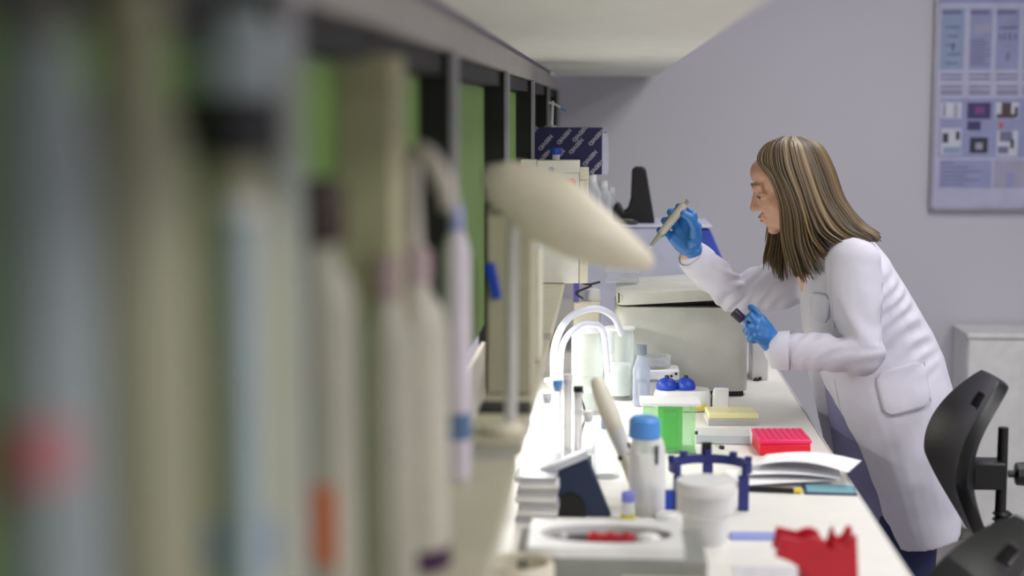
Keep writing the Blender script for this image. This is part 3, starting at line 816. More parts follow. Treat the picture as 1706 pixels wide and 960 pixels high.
def text_mesh(s, size):
    cu = bpy.data.curves.new('txt', 'FONT'); cu.body = s; cu.size = size; cu.extrude = .0003; cu.align_x = 'CENTER'; cu.align_y = 'CENTER'; cu.offset = .0009
    ob = bpy.data.objects.new('txt', cu); COL.objects.link(ob)
    me = bpy.data.meshes.new_from_object(ob.evaluated_get(bpy.context.evaluated_depsgraph_get()))
    bpy.data.objects.remove(ob); bpy.data.curves.remove(cu); return me
tm = text_mesh('QIAGEN', .0135); tm.materials.append(PALE)
for px, py in ((885, 222), (940, 228), (909, 238), (878, 250), (960, 244), (993, 230), (983, 264), (905, 263), (966, 217), (1001, 281), (929, 262)):
    p_ = P(px, py, Yk)
    x_, z_ = p_.x - o[0], p_.z - o[2]
    if abs(x_) > hwk - .016: x_ = math.copysign(hwk - .016, x_)
    z_ = min(max(z_, .017), hhk - .017)
    ob = bpy.data.objects.new('printed_word', tm); COL.objects.link(ob); ob.parent = kb
    ob.location = (x_, -.0608, z_); ob.rotation_euler = (PI / 2, math.radians(-48), 0)
# metal stand on the kit box
o = (P(919, 212, 4.24).x, 4.24, zk + hhk + .001)
t = thing('small_clamp', 'small white cross-armed clamp with a blue grip on the patterned box', 'clamp', o)
pz = lambda px, py: Vector(P(px, py, 4.24)) - Vector(o)
obj('foot', M().lathe([(.02, 0), (.02, .004), (.006, .006)], (0, 0, 0), 18), ALU, t)
obj('rod', M().tube([(0, 0, .005), pz(921, 168)], [.005, .004], 10), WHITE, t)
obj('cross_arm', M().tube([pz(914, 171), pz(925, 174), pz(934, 180)], .0034, 10), WHITE, t)
obj('grip', M().tube([pz(934, 180), pz(943, 184)], [.0042, .0038], 10), mat('grip_blue', (120, 160, 200), .4), t)
# clear bottles lying between shelf and instrument
for k, (px, py, r_) in enumerate(((985, 306, .03), (1005, 318, .026), (1018, 330, .022))):
    c = P(px, py, 4.72 + .02 * k)
    zb = it + .009
    o = (c.x, c.y + .06, zb)
    t = thing('clear_bottle', ('clear crumpled bottle nearest the orange-dotted carton', 'clear bottle between two others on the lilac instrument', 'short clear bottle left of the black stand')[k], 'bottle', (o[0], o[1] + .03 * k, o[2]), group='clear bottles on the instrument')
    H_ = c.z + .025 - zb
    obj('bottle_body', M().lathe([(r_ * .9, 0), (r_, .004), (r_, H_ * .3), (r_ * .9, H_ * .36), (r_, H_ * .42), (r_, H_ * .62), (r_ * .55, H_ * .82), (r_ * .45, H_ * .84)], (0, 0, 0), 18), CLEAR, t)
    obj('cap', M().lathe([(r_ * .5, H_ * .845), (r_ * .5, H_)], (0, 0, 0), 16), MILKY, t)

# ------------------------------------------------------------------ bench things: lit glass group
# two aspirator jars with arching hoses
def jar(px, py_base, py_top, wpx, label, group):
    b0 = G(px, py_base); Y = b0.y; r_ = wpx / 2 * Y / F_PX; H_ = P(px, py_top, Y).z - .9
    t = thing('glass_jar', label, 'jar', (b0.x, Y, .9), group=group)
    obj('glass', M().lathe([(r_ * .96, .002), (r_, .008), (r_, H_ * .9), (r_ * .94, H_), (r_ * .88, H_), (r_ * .94, H_ * .9), (r_ * .94, .012), (.001, .01)], (0, 0, 0), 28), GLASS, t)
    obj('contents', M().lathe([(r_ * .92, .012), (r_ * .92, H_ * (.28 if py_base > 680 else .5))], (0, 0, 0), 24), mat('white_contents', (246, 246, 246), .5) if py_base < 680 else mat('grey_contents', (196, 198, 192), .5), t)
    obj('rim', M().lathe([(r_ * .9, H_ + .0005), (r_ * 1.06, H_ + .001), (r_ * 1.06, H_ + .006), (r_ * .9, H_ + .007)], (0, 0, 0), 28), MILKY, t)
    return t, b0, r_, H_
j1, jb1, jr1, jh1 = jar(978, 688, 553, 54, 'tall clear glass jar with grey content under the arched hoses', 'clear jars under the lamp')
j2, jb2, jr2, jh2 = jar(1031, 664, 549, 50, 'clear glass jar half full of white, right of the taller jar', 'clear jars under the lamp')
HOSE = clear('hose_milky', (226, 230, 244), .7, .3)
for k, pts in enumerate(([(922, 640, 3.6), (925, 575, 3.62), (948, 530, 3.66), (990, 514, 3.7), (1022, 528, 3.8), (1035, 556, 3.95)],
                         [(932, 640, 3.55), (938, 575, 3.6), (962, 545, 3.65), (985, 540, 3.7), (1005, 553, 3.72), (1012, 620, 3.75)])):
    pp_ = [P(*a) for a in pts]
    oo = tag(obj('hose', M().tube(spline(pp_, 8), .0085 if k == 0 else .0075, 12), HOSE, None, org=pp_[0]), ('outer arched pale hose over the glass jars', 'inner arched pale hose over the glass jars')[k], 'hose', 'hoses over the jars')
    oo.location = pp_[0]
# white hose stand
b0 = G(926, 712)
t = thing('hose_stand', 'white stand holding the hose ends beside the shelf', 'stand', (b0.x, b0.y, .9))
hz = P(926, 640, 3.6).z - .9
obj('column', M().lathe([(.024, 0), (.024, .006), (.013, .012), (.012, hz - .012), (.022, hz - .008), (.022, hz - .001)], (0, 0, 0), 20), WHITE, t)
obj('ring', M().lathe([(.016, hz), (.028, hz), (.028, hz + .007), (.016, hz + .007)], (0, 0, 0), 22), WHITE, t)
# clear wash bottle behind
b0 = G(1068, 676); s_ = b0.y / F_PX
t = thing('clear_flask', 'clear squat bottle with grey cap in front of the white balance', 'bottle', (b0.x, b0.y, .9))
H_ = P(1074, 575, b0.y).z - .9
obj('glass', M().lathe([(.018, .001), (.022, .005), (.022, H_ * .6), (.012, H_ * .78), (.011, H_ * .84)], (0, 0, 0), 22), clear('bluish_clear', (196, 204, 224), .4), t)
obj('cap', M().lathe([(.013, H_ * .845), (.013, H_)], (0, 0, 0), 18), mat('grey_cap', (120, 130, 140), .5), t)
# white balance with dark knobs
b0 = G(1094, 628); Y = b0.y
t = thing('balance', 'small white balance with dark buttons at the foot of the centrifuge', 'balance', (P(1096, 620, 3.95).x, 3.985, .956))
obj('body', M().prism(rrect(-.055, .055, -.045, .045, .014), 0, .03, 'z'), WHITE, t, bevel=.004)
obj('pan', M().lathe([(.038, .0305), (.04, .033), (.04, .037), (.036, .039)], (-.008, .005, 0), 28), ALU, t)
obj('wind_shield', M().lathe([(.042, .031), (.042, .06), (.04, .06), (.04, .031)], (-.008, .005, 0), 28, False), CLEAR, t)
obj('base_line', M().prism(rrect(-.057, .057, -.047, .047, .015), .002, .006, 'z'), MIDGREY, t)
for x_, z_ in ((.034, .016), (.046, .022)): obj('button', M().tube([(x_, -.0455, z_), (x_, -.049, z_)], .0035, 10), BLACK, t)
bk = thing('riser_block', 'plain white block carrying the small balance', 'block', (P(1096, 620, 3.95).x, 3.985, .9))
obj('block', M().bx(-.05, .05, -.04, .04, .004, .0555), WHITE, bk, bevel=.003)
obj('pad', M().bx(-.048, .048, -.038, .038, 0, .0038), BLACK, bk)
# mini centrifuge with blue rotor lids and a display
b0 = G(1140, 672)
t = thing('mini_centrifuge', 'white mini centrifuge with blue rotor and sloped grey-blue display', 'centrifuge', (b0.x - .002, 3.87, .9), .08)
t.scale = (1.05, 1, 1.75)
ol = rrect(-.075, .06, -.045, .03, .03, 6)
obj('body', M().loft([[Vector((x * k, y * k, z)) for x, y in ol] for z, k in ((.001, .95), (.006, 1), (.022, 1), (.03, .93))]), WHITE, t, smooth=50)
for x_, r_ in ((-.045, .026), (.0, .024)):
    d = obj('rotor_lid', M().ell((x_, -.008, .034), (r_, r_, .013), None, 20), BLUE, t)
    obj('knob', M().lathe([(.006, .046), (.005, .05)], (x_, -.008, 0), 12), NAVY, d)
obj('display_wedge', M().prism([(-.045, .0), (.012, .0), (.012, .012), (-.045, .036)][::-1], .061, .098, 'x'), WHITE, t, bevel=.003)
ds = obj('display', M().box((.079, -.02, .0262), (.03, .046, .002), Matrix.Rotation(math.radians(-22.8), 3, 'X')), mat('display_blue', (150, 180, 226), .25), t)
obj('yellow_strip', M().bx(.005, .045, -.049, -.046, .004, .012), mat('yellow_strip', (214, 200, 60), .5), t)

# acrylic holder with green plate
b0 = G(1114, 756); Y = b0.y; s_ = Y / F_PX
t = thing('acrylic_holder', 'clear acrylic holder with a bright green plate inside', 'holder', (b0.x, Y + .04, .9))
hh_ = P(1114, 677, Y).z - .9
w2 = 44 * s_
ACR = clear('acrylic_green_edge', (214, 246, 214), .08, .05)
GREEN = mat('green_plate', (30, 206, 24), .35)
obj('wall_panel', M().bx(-w2, w2, -.04, -.037, .004, hh_), ACR, t)
obj('wall_panel', M().bx(-w2, w2, .037, .04, .004, hh_), ACR, t)
obj('wall_panel', M().bx(-w2, -w2 + .003, -.0365, .0365, .004, hh_), ACR, t)
obj('wall_panel', M().bx(w2 - .003, w2, -.0365, .0365, .004, hh_), ACR, t)
obj('base', M().bx(-w2 - .003, w2 + .003, -.043, .043, 0, .0035), ACR, t)
obj('lid', M().bx(-w2 - .006, w2 + .012, -.046, .046, hh_ + .0005, hh_ + .007), MILKY, t, bevel=.002)
obj('green_plate', M().bx(-.024, .03, -.03, -.02, .006, hh_ - .004), clear('pale_green_plate', (110, 236, 100), .75, .2), t, bevel=.001)
obj('green_plate', M().bx(-.012, .018, -.0355, -.031, .012, hh_ - .012), GREEN, t, bevel=.001)
for px in (1148, 1161):
    q = P(px, 713, Y); 
for dx in (w2 + .0005, ): obj('terminal', M().tube([(dx, -.03, .045), (dx + .006, -.03, .045)], .004, 10), BLACK, t)

# yellow topped clear tip box
b0 = G(1222, 712); s_ = b0.y / F_PX
t = thing('tip_box', 'clear low tip box with a pale yellow lid', 'box', (b0.x, b0.y + .06, .9), .05)
obj('base', M().bx(-.062, .06, -.045, .045, 0, .016), clear('clear_soft', (232, 232, 232), .45, .2), t, bevel=.003)
obj('lid', M().bx(-.06, .058, -.043, .043, .0165, .03), clear('pale_yellow', (246, 240, 182), .75, .3), t, bevel=.003)
# lid of another clear box in front
b0 = G(1196, 742); t = thing('clear_tray', 'clear shallow tray left of the red rack', 'tray', (b0.x + .015, b0.y + .05, .9), -.06)
m = M(); 
obj('top', M().bx(-.06, .06, -.042, .042, 0, .002), CLEAR, t)
for a in ((-.06, .06, -.042, -.04), (-.06, .06, .04, .042), (-.06, -.058, -.0395, .0395), (.058, .06, -.0395, .0395)): obj('rim', M().bx(*a, .0022, .02), CLEAR, t)
# clip
b0 = G(1201, 748); t = thing('metal_clip', 'tiny dark wire clip on the bench left of the red rack', 'clip', (b0.x, b0.y, .9), .5)
obj('jaw', M().bx(-.004, .004, -.009, .001, .0, .008), BLACK, t, bevel=.001)
obj('wire', M().tube([(-.003, .001, .004), (-.005, .016, .006), (0, .022, .007), (.005, .016, .006), (.003, .001, .004)], .0011, 6), MIDGREY, t)

# red tube rack box
b0 = G(1306, 760)
RED = mat('red_pink_plastic', (246, 40, 112), .4)
t = thing('red_rack', 'bright red-pink storage rack with grid lid on the bench', 'rack', (b0.x, b0.y + .055, .9), math.radians(3))
obj('base', M().bx(-.055, .055, -.055, .065, 0, .026), mat('red_deep', (238, 12, 52), .4), t, bevel=.003)
ldd = obj('lid', M().bx(-.057, .057, -.057, .067, .0265, .036), RED, t, bevel=.003)
for k in range(8): obj('lid_rib', M().bx(-.05 + k * .0138, -.0425 + k * .0138, -.05, .06, .0362, .0376), mat('red_dark', (222, 20, 84), .4), ldd)

# papers, notebook, pens
b0 = G(1330, 812)
for k, (px, py, rz, cur, lab) in enumerate(((1300, 806, .25, .004, 'lower white paper sheet under the others'), (1318, 802, -.12, .012, 'middle white paper sheet fanned over the notebook'), (1345, 800, -.35, .03, 'top white paper sheet with its corner curling over the bench edge'))):
    c = G(px, py)
    m = M(); n = 10; vs = []; fs = []
    for i in range(n + 1):
        for j in range(n + 1):
            u, v = i / n, j / n
            vs.append((-.1 + .2 * u, -.07 + .14 * v, cur * (.35 + .65 * math.sin(u * PI * .9)) * (1 - .3 * v) + .002))
    for i in range(n):
        for j in range(n): fs.append((i * (n + 1) + j, (i + 1) * (n + 1) + j, (i + 1) * (n + 1) + j + 1, i * (n + 1) + j + 1))
    m.add(vs, fs)
    ob = tag(obj('paper_sheet', m, PAPER, None, solid=.0004), lab, 'paper', 'loose papers'); ob.location = (c.x, c.y + .03, .906 + .004 * k); ob.rotation_euler = (0, 0, rz)
c = G(1385, 826)
t = thing('folder', 'teal and navy folder under the papers at the bench edge', 'folder', (c.x, c.y + .03, .9), -.05)
obj('cover', M().bx(-.05, .052, -.028, .04, 0, .0032), mat('navy_cover', (36, 48, 92), .5), t, bevel=.001)
obj('insert', M().bx(-.044, .048, -.024, .04, .0034, .0052), mat('teal_sheet', (110, 160, 172), .6), t)
a, b_ = G(1240, 818), G(1336, 822)
t = thing('pen', 'black pen with a yellow end lying in front of the papers', 'pen', ((a.x + b_.x) / 2, a.y - .01, .9056), math.atan2(b_.y - a.y, b_.x - a.x))
hl = (b_ - a).length / 2
obj('barrel', M().tube([(-hl, 0, 0), (-hl + .01, 0, 0), (hl - .016, 0, 0)], [.003, .0055, .0055], 12), BLACK, t)
obj('cap', M().tube([(hl - .0155, 0, 0), (hl - .003, 0, 0), (hl, 0, 0)], [.0056, .0056, .003], 12), mat('yellow_cap', (232, 206, 60), .4), t)

# ------------------------------------------------------------------ bench things: nearer, softer group
# navy sloping tube stand
b0 = G(955, 861); Y = b0.y
q = lambda px, py: (P(px, py, Y).x - b0.x, P(px, py, Y).z - .9)
t = thing('tube_stand', 'navy wedge shaped stand with pale top edge and dark arch', 'stand', (b0.x, Y, .9))
A = [q(897, 861), q(1019, 861), q(980, 764), q(897, 798)]
A = [(x, max(0, z)) for x, z in A]
arch = [(x, z) for x, z in [q(930, 861), q(927, 838), q(936, 826), q(950, 820), q(964, 826), q(974, 838), q(976, 861)]]
obj('wedge', M().prism(A, 0, .024, 'y'), NAVY, t, bevel=.004)
Tt = [q(897, 797), q(980, 763), q(978, 750), q(894, 785)]
obj('top_edge', M().prism(Tt, -.004, .026, 'y'), mat('pale_grey_edge', (196, 200, 210), .4), t, bevel=.002)
obj('arch', M().prism([(x, max(.001, z)) for x, z in arch], -.004, -.0005, 'y'), BLACKM, t)
# pipettes and tubes standing behind it in a clear rack
b0 = G(945, 800); Y = b0.y
t = thing('tube_rack', 'clear rack behind the navy wedge stand', 'rack', (b0.x, Y + .02, .9))
obj('base', M().bx(-.055, .055, -.02, .02, 0, .006), CLEAR, t)
obj('deck', M().bx(-.055, .055, -.02, .02, .055, .059), CLEAR, t)
for sx in (-1, 1): obj('side', M().bx(sx * .055 - .002, sx * .055 + .002, -.022, .022, .0, .075), CLEAR, t)
labs = ['leftmost tall clear tube with dark liquid in the clear rack', 'second tall clear tube with dark liquid in the clear rack', 'third tall white tube in the middle of the clear rack', 'fourth tall tube leaning in the clear rack', 'rightmost tall clear tube in the clear rack']
for k in range(5):
    x_ = b0.x - .042 + k * .021; top = P(0, (660, 640, 630, 650, 690)[k], Y).z - .9
    t = thing('test_tube', labs[k], 'tube', (x_, Y + .02, .907), group='tubes in the clear rack')
    r_ = .0085
    obj('glass', M().lathe([(.003, 0), (r_, .008), (r_, top - .01), (r_ * 1.15, top - .008), (r_ * 1.15, top)], (0, 0, 0), 16), (CLEAR, CLEAR, MILKY, MILKY, CLEAR)[k], t)
    obj('liquid', M().lathe([(.003, .002), (r_ * .85, .009), (r_ * .85, .045 - .006 * (k % 3))], (0, 0, 0), 14), mat('dark_teal_liquid', (34, 66, 92), .3), t)
    obj('stopper', M().lathe([(r_ * .8, top - .012), (r_ * 1.2, top + .0005), (r_ * 1.2, top + .01)], (0, 0, 0), 14), (WHITE, SKYB, WHITE, BLACK, WHITE)[k], t)
# black cable
for k, pts in enumerate(([(966, 655), (975, 690), (970, 715), (966, 745)],)):
    pp_ = [P(a, b__, 3.45) for a, b__ in pts]
    m = M().tube(spline(pp_ , 6), .0022, 8)
    m.tube([P(960, 650, 3.45), P(972, 655, 3.45)], [.006, .004], 8)
    oo = tag(obj('cable', m, BLACK, None, org=pp_[-1]), 'thin black cable hanging behind the tubes', 'cable'); oo.location = pp_[-1]
# leaning large cream pipette
Yp = 2.95
a, b_ = P(992, 630, Yp), P(1072, 834, Yp - .02)
t = thing('pipette', 'large cream pipette leaning among the bottles', 'pipette', b_)
ax = b_ - a; L = lambda s: a + ax * s
PC = mat('pipette_cream', (228, 224, 206), .4)
obj('barrel', M().tube([L(.0), L(.04), L(.12), L(.3), L(.42)], [.009, .014, .017, .019, .017], 18), PC, t, org=b_)
obj('grip', M().tube([L(.42), L(.52), L(.62)], [.018, .016, .014], 18), WHITE, t, org=b_)
obj('shaft', M().tube([L(.62), L(.7), L(.9), L(1)], [.014, .016, .015, .01], 18), PC, t, org=b_)
obj('trigger', M().tube([P(1030, 765, Yp - .02), P(1046, 758, Yp - .02), P(1056, 748, Yp - .02)], [.005, .006, .003], 10), mat('brown_black', (44, 32, 34), .4), t, org=b_)
obj('ejector', M().tube([P(1046, 738, Yp - .02), P(1060, 765, Yp - .02), P(1064, 778, Yp - .02)], [.003, .004, .0025], 10), mat('brown_black', (44, 32, 34), .4), t, org=b_)
# blue capped white bottle
b0 = G(1078, 862); Y = b0.y; s_ = Y / F_PX
t = thing('capped_bottle', 'white bottle with a wide sky-blue cap', 'bottle', (b0.x, Y + .03, .9))
hh_ = P(1078, 735, Y).z - .9; r_ = .034
obj('bottle_body', M().lathe([(r_ * .94, 0), (r_, .004), (r_, hh_ * .8), (r_ * .9, hh_ * .93), (r_ * .78, hh_)], (0, 0, 0), 26), MILKY, t)
cpz = P(1070, 700, Y).z - .9
obj('cap', M().lathe([(r_ * .84, hh_ + .001), (r_ * .88, hh_ + .002), (r_ * .84, cpz - .006), (r_ * .68, cpz)], (-.006, 0, 0), 26), SKYB, t)
obj('level_stripe', M().bx(.014, .0195, -.0335, -.03, .1, .135), NAVY, t)
# bluish clear bottle
b0 = G(1010, 800); t = thing('clear_jug', 'clear crumpled plastic jug between the wedge stand and the cream pipette', 'bottle', (b0.x, b0.y + .03, .9))
obj('bottle_body', M().lathe([(.028, 0), (.03, .004), (.029, .04), (.031, .07), (.022, .09), (.012, .1)], (0, 0, 0), 22), CLEAR, t)
obj('cap', M().lathe([(.013, .1005), (.013, .118)], (0, 0, 0), 16), mat('pale_blue_cap', (160, 180, 232), .4), t)
# yellow capped vial
b0 = G(1046, 866); t = thing('vial', 'small vial with yellow ring and violet cap by the cream pipette', 'vial', (b0.x, b0.y, .9))
obj('vial_body', M().lathe([(.012, 0), (.013, .002), (.013, .012)], (0, 0, 0), 16), mat('yellow_ring', (206, 198, 70), .5), t)
obj('neck', M().lathe([(.0125, .0122), (.011, .034)], (0, 0, 0), 16), MILKY, t)
obj('cap', M().lathe([(.012, .0342), (.012, .05), (.01, .052)], (0, 0, 0), 16), mat('violet_cap', (122, 128, 214), .4), t)
# blue tray with white cap
b0 = G(1106, 852); t = thing('blue_clip_tray', 'small blue tray piece right of the white bottle', 'tray', (b0.x, b0.y + .02, .9), .1)
obj('tray', M().prism([(-.026, .0), (.026, .0), (.03, .034), (-.022, .03)], -.012, .018, 'y'), BLUE, t, bevel=.003)
obj('lip', M().bx(-.028, -.004, -.0135, .019, .036, .042), SKYB, t, bevel=.002)
b0 = G(1110, 862); t = thing('white_dish', 'small round white dish before the blue tray', 'dish', (b0.x, b0.y - .01, .9))
obj('shell', M().lathe([(.02, 0), (.021, .008), (.016, .012)], (0, 0, 0), 20), WHITE, t); obj('knurl', M().lathe([(.0213, .0015), (.0213, .006)], (0, 0, 0), 12), WHITE, t)
# navy ring holder
b0 = G(1183, 846); Y = b0.y + .02
t = thing('ring_holder', 'navy blue open ring holder on short legs around a white tub', 'holder', (b0.x, Y, .9))
NV2 = mat('deep_blue_plastic', (36, 44, 116), .4)
R_ = .074
m = M(); N = 40
zr = .075
pts = [Vector((R_ * math.cos(a), R_ * .9 * math.sin(a), zr)) for a in [math.radians(-35 + 250 * i / N) for i in range(N + 1)]]
for i in range(N):
    d = (pts[i + 1] - pts[i]); mid = (pts[i] + pts[i + 1]) / 2
    m.box(mid, (d.length * 1.15, .01, .016), Matrix.Rotation(math.atan2(d.y, d.x), 3, 'Z'))
rg = obj('ring', m, NV2, t)
for k in range(7):
    an_ = math.radians(-30 + 40 * k); obj('tooth', M().box((R_ * math.cos(an_), R_ * .9 * math.sin(an_), zr + .0125), (.011, .011, .009), Matrix.Rotation(an_, 3, 'Z')), NV2, rg)
for an_ in (-35, 90, 215):
    an_ = math.radians(an_); obj('leg', M().bx(R_ * math.cos(an_) - .01, R_ * math.cos(an_) + .01, R_ * .9 * math.sin(an_) - .006, R_ * .9 * math.sin(an_) + .006, 0, zr - .0085), NV2, t, bevel=.002)
obj('clip', M().bx(-.012, .008, R_ * .9 + .006, R_ * .9 + .012, zr - .005, zr + .03), BLACK, t)
# white tub
b0 = G(1178, 915); Y = b0.y + .05; s_ = Y / F_PX
t = thing('white_tub', 'round milky tub with white lid before the navy ring', 'tub', (P(1176, 800, Y).x, Y, .9))
zt3 = P(1176, 800, Y).z - .9; r_ = 50 * s_
obj('tub_body', M().lathe([(r_ * .72, 0), (r_ * .76, .005), (r_ * .78, zt3 * .42), (r_ * .98, zt3 * .52), (r_ * .98, zt3 - .022)], (0, 0, 0), 32), clear('tub_milky', (226, 226, 228), .72, .3), t)
lid_ = obj('lid', M().lathe([(r_ * 1.0, zt3 - .0215), (r_ * 1.02, zt3 - .018), (r_ * 1.02, zt3 - .004), (r_ * .97, zt3), (r_ * .6, zt3 + .001)], (0, 0, 0), 32), WHITE, t)
for k in range(3): obj('paddle', M().box((-.012 + .014 * k, -.0, zt3 * .66), (.006, .02, .03), Matrix.Rotation(.5 * k, 3, 'Y')), MIDGREY, t)
# grey centrifuge with open bowl
zt4 = .985
a, b_ = G(878, 912, zt4), G(1140, 868, zt4)
cx_ = (G(878, 912, zt4).x + G(1140, 912, zt4).x) / 2; hw = (G(1140, 912, zt4).x - G(878, 912, zt4).x) / 2
ya, yb = a.y, b_.y
o = (cx_, (ya + yb) / 2, .9)
hd_ = (yb - ya) / 2
t = thing('bowl_centrifuge', 'low grey device with white top plate and open oval bowl', 'centrifuge', o)
obj('body', M().bx(-hw - .018, hw + .035, -hd_ - .004, hd_ + .01, .003, zt4 - .9 - .016), MIDGREY, t, bevel=.006)
ow = hw * .87; od = hd_ * .62
n = 40
outer = []; inner = []
rr = rrect(-hw, hw, -hd_, hd_, .012, 4)
def on_rect(ang):
    c_, s_ = math.cos(ang), math.sin(ang); k = min(hw / max(1e-6, abs(c_)), hd_ / max(1e-6, abs(s_))); return c_ * k, s_ * k
angs = sorted(set([2 * PI * i / n for i in range(n)] + [math.atan2(y, x) % (2 * PI) for x in (-hw, hw) for y in (-hd_, hd_)]))
z_a, z_b = zt4 - .9 - .0155, zt4 - .9
R1 = [[Vector((*on_rect(a_), z_a)) for a_ in angs], [Vector((*on_rect(a_), z_b)) for a_ in angs],
      [Vector((ow * math.cos(a_), od * math.sin(a_), z_b)) for a_ in angs], [Vector((ow * math.cos(a_), od * math.sin(a_), z_a)) for a_ in angs]]
m = M(); m.loft(R1 + [R1[0]], False); obj('top_plate', m, WHITE, t, smooth=30)
m = M(); m.loft([[Vector((ow * .995 * math.cos(a_), od * .995 * math.sin(a_), z_)) for a_ in angs] for z_ in (z_b - .001, z_a + .001)] , False)
obj('bowl', M().lathe([(ow * .2, z_a + .0005), (ow * .99, z_a + .0012)], (0, 0, 0), 40), mat('bowl_dark', (44, 44, 48), .35, .3), t).scale = (1, od / ow, 1)
for c in t.children:
    if c.name.startswith('bowl'): pass
rk = obj('red_insert', M().bx(-.03, .045, -.032, -.008, z_a + .0015, z_b + .004), mat('dark_red_plastic', (176, 16, 36), .4), t, bevel=.003)
for k in range(3): obj('peg', M().lathe([(.006, z_b + .0042), (.005, z_b + .008)], (-.018 + k * .025, -.02, 0), 10), mat('dark_red_plastic', (176, 16, 36)), rk)
obj('white_insert', M().ell((.066, -.018, z_b - .004), (.022, .016, .012), None, 16), WHITE, t)
obj('silver_insert', M().ell((-.072, -.006, z_b - .005), (.014, .014, .009), None, 14), ALU, t)
obj('cream_panel', M().bx(.025, hw + .025, -hd_ - .0065, -hd_ - .0045, .004, .044), mat('cream_panel', (206, 204, 176), .5), t)
# sheets/trays by the shelf foot
for k in range(7):
    t = thing('tray', 'pale flat tray in the stack at the shelf foot, %s from the bottom' % ('first', 'second', 'third', 'fourth', 'fifth', 'sixth', 'topmost')[k], 'tray', (-.125, 2.86, .9 + .0125 * k), .03 * (k % 3 - 1), group='stacked pale trays')
    obj('tray_base', M().bx(-.035, .035, -.1, .1, .0, .003), GREYB if k % 2 else WHITE, t)
    obj('tray_rim', M().bx(-.037, .037, -.102, .102, .0032, .0115), WHITE if k % 2 else mat('tray_grey', (172, 172, 180), .4), t, bevel=.002)
# cream rounded lid in the near left corner of the bench
b0 = P(866, 950, 2.27); t = thing('cream_tub', 'cream round tub at the near end of the bench by the shelf', 'tub', (b0.x, 2.27, .9))
obj('shell', M().lathe([(.046, 0.0005), (.052, .004), (.052, .07), (.048, .077), (.042, .074), (.04, .03)], (0, 0, 0), 30), CREAM, t)
obj('foot_ring', M().lathe([(.04, .0002), (.042, .003)], (0, 0, 0), 24), MIDGREY, t)
# red holder, lower right
b0 = G(1372, 1010); Y = b0.y
q = lambda px, py: (P(px, py, Y).x - b0.x, P(px, py, Y).z - .9)
t = thing('red_holder', 'deep red plastic holder with notched top at the near bench edge', 'holder', (b0.x, Y, .9))
out = [(1432, 1008), (1428, 893), (1420, 893), (1410, 910), (1401, 912), (1396, 893), (1392, 896), (1385, 919), (1378, 915), (1370, 900), (1358, 895), (1346, 897), (1335, 902), (1300, 894), (1292, 928), (1314, 936), (1338, 950), (1348, 975), (1352, 1008)]
REDH = mat('deep_red_plastic', (190, 10, 38), .38)
pts_ = [(q(*a)[0], max(.0, q(*a)[1])) for a in out]
obj('front_plate', M().prism(pts_, 0, .012, 'y'), REDH, t, bevel=.002)
obj('back_plate', M().prism(pts_, .05, .062, 'y'), REDH, t, bevel=.002)
obj('bridge', M().bx(q(1356, 0)[0], q(1430, 0)[0], .0125, .0495, .0, .05), REDH, t)
# lilac strip and clear wrapper
b0 = G(1262, 904); t = thing('lilac_strip', 'flat lilac-blue strip lying left of the red holder', 'strip', (b0.x, b0.y + .03, .9), .04)
obj('strip', M().bx(-.045, .042, -.018, .018, 0, .006), mat('lilac_strip', (150, 160, 222), .45), t, bevel=.001); obj('end_tab', M().bx(.0425, .055, -.012, .012, 0, .004), WHITE, t)
b0 = G(1280, 960); 
m = M(); n = 12; vs = []; fs = []
for i in range(n + 1):
    for j in range(n + 1):
        u, v = i / n - .5, j / n - .5
        vs.append((u * .11, v * .09, .002 + .016 * abs(noise.noise(Vector((u * 5, v * 5, .3)))) * (1 - 1.6 * max(abs(u), abs(v)))))
for i in range(n):
    for j in range(n): fs.append((i * (n + 1) + j, (i + 1) * (n + 1) + j, (i + 1) * (n + 1) + j + 1, i * (n + 1) + j + 1))
m.add(vs, fs)
ob = tag(obj('plastic_wrapper', m, clear('wrapper', (240, 240, 248), .45, .12), None, smooth=50), 'crumpled clear plastic wrapper between grey device and red holder', 'wrapper'); ob.location = (b0.x, b0.y, .9)
# cable tower at the far left of the instruments
b0 = P(988, 510, 4.3); t = thing('tube_tower', 'cream pump tower with purple side and tangled black leads', 'pump', (b0.x - .01, 4.36, .9))
hz = P(988, 505, 4.3).z - .9
obj('tower', M().bx(-.045, .03, -.04, .04, 0, hz), CREAM, t, bevel=.004)
obj('cap', M().lathe([(.022, hz + .0005), (.018, hz + .03), (.012, hz + .034)], (.01, 0, 0), 20), WHITE, t)
obj('purple_strip', M().bx(-.045, -.03, -.04, .02, hz + .0005, hz + .06), mat('purple_strip', (86, 84, 176), .4), t)
lead = [P(*a) for a in ((966, 420, 4.28), (962, 450, 4.28), (970, 470, 4.27), (985, 476, 4.28), (960, 488, 4.28), (972, 498, 4.28))]
obj('lead', M().tube(spline(lead, 6), .003, 8), BLACK, t, org=(b0.x - .01, 4.36, .9))
lead = [P(*a) for a in ((962, 466, 4.29), (978, 474, 4.29), (1000, 470, 4.29))]
obj('lead', M().tube(spline(lead, 6), .003, 8), BLACK, t, org=(b0.x - .01, 4.36, .9))

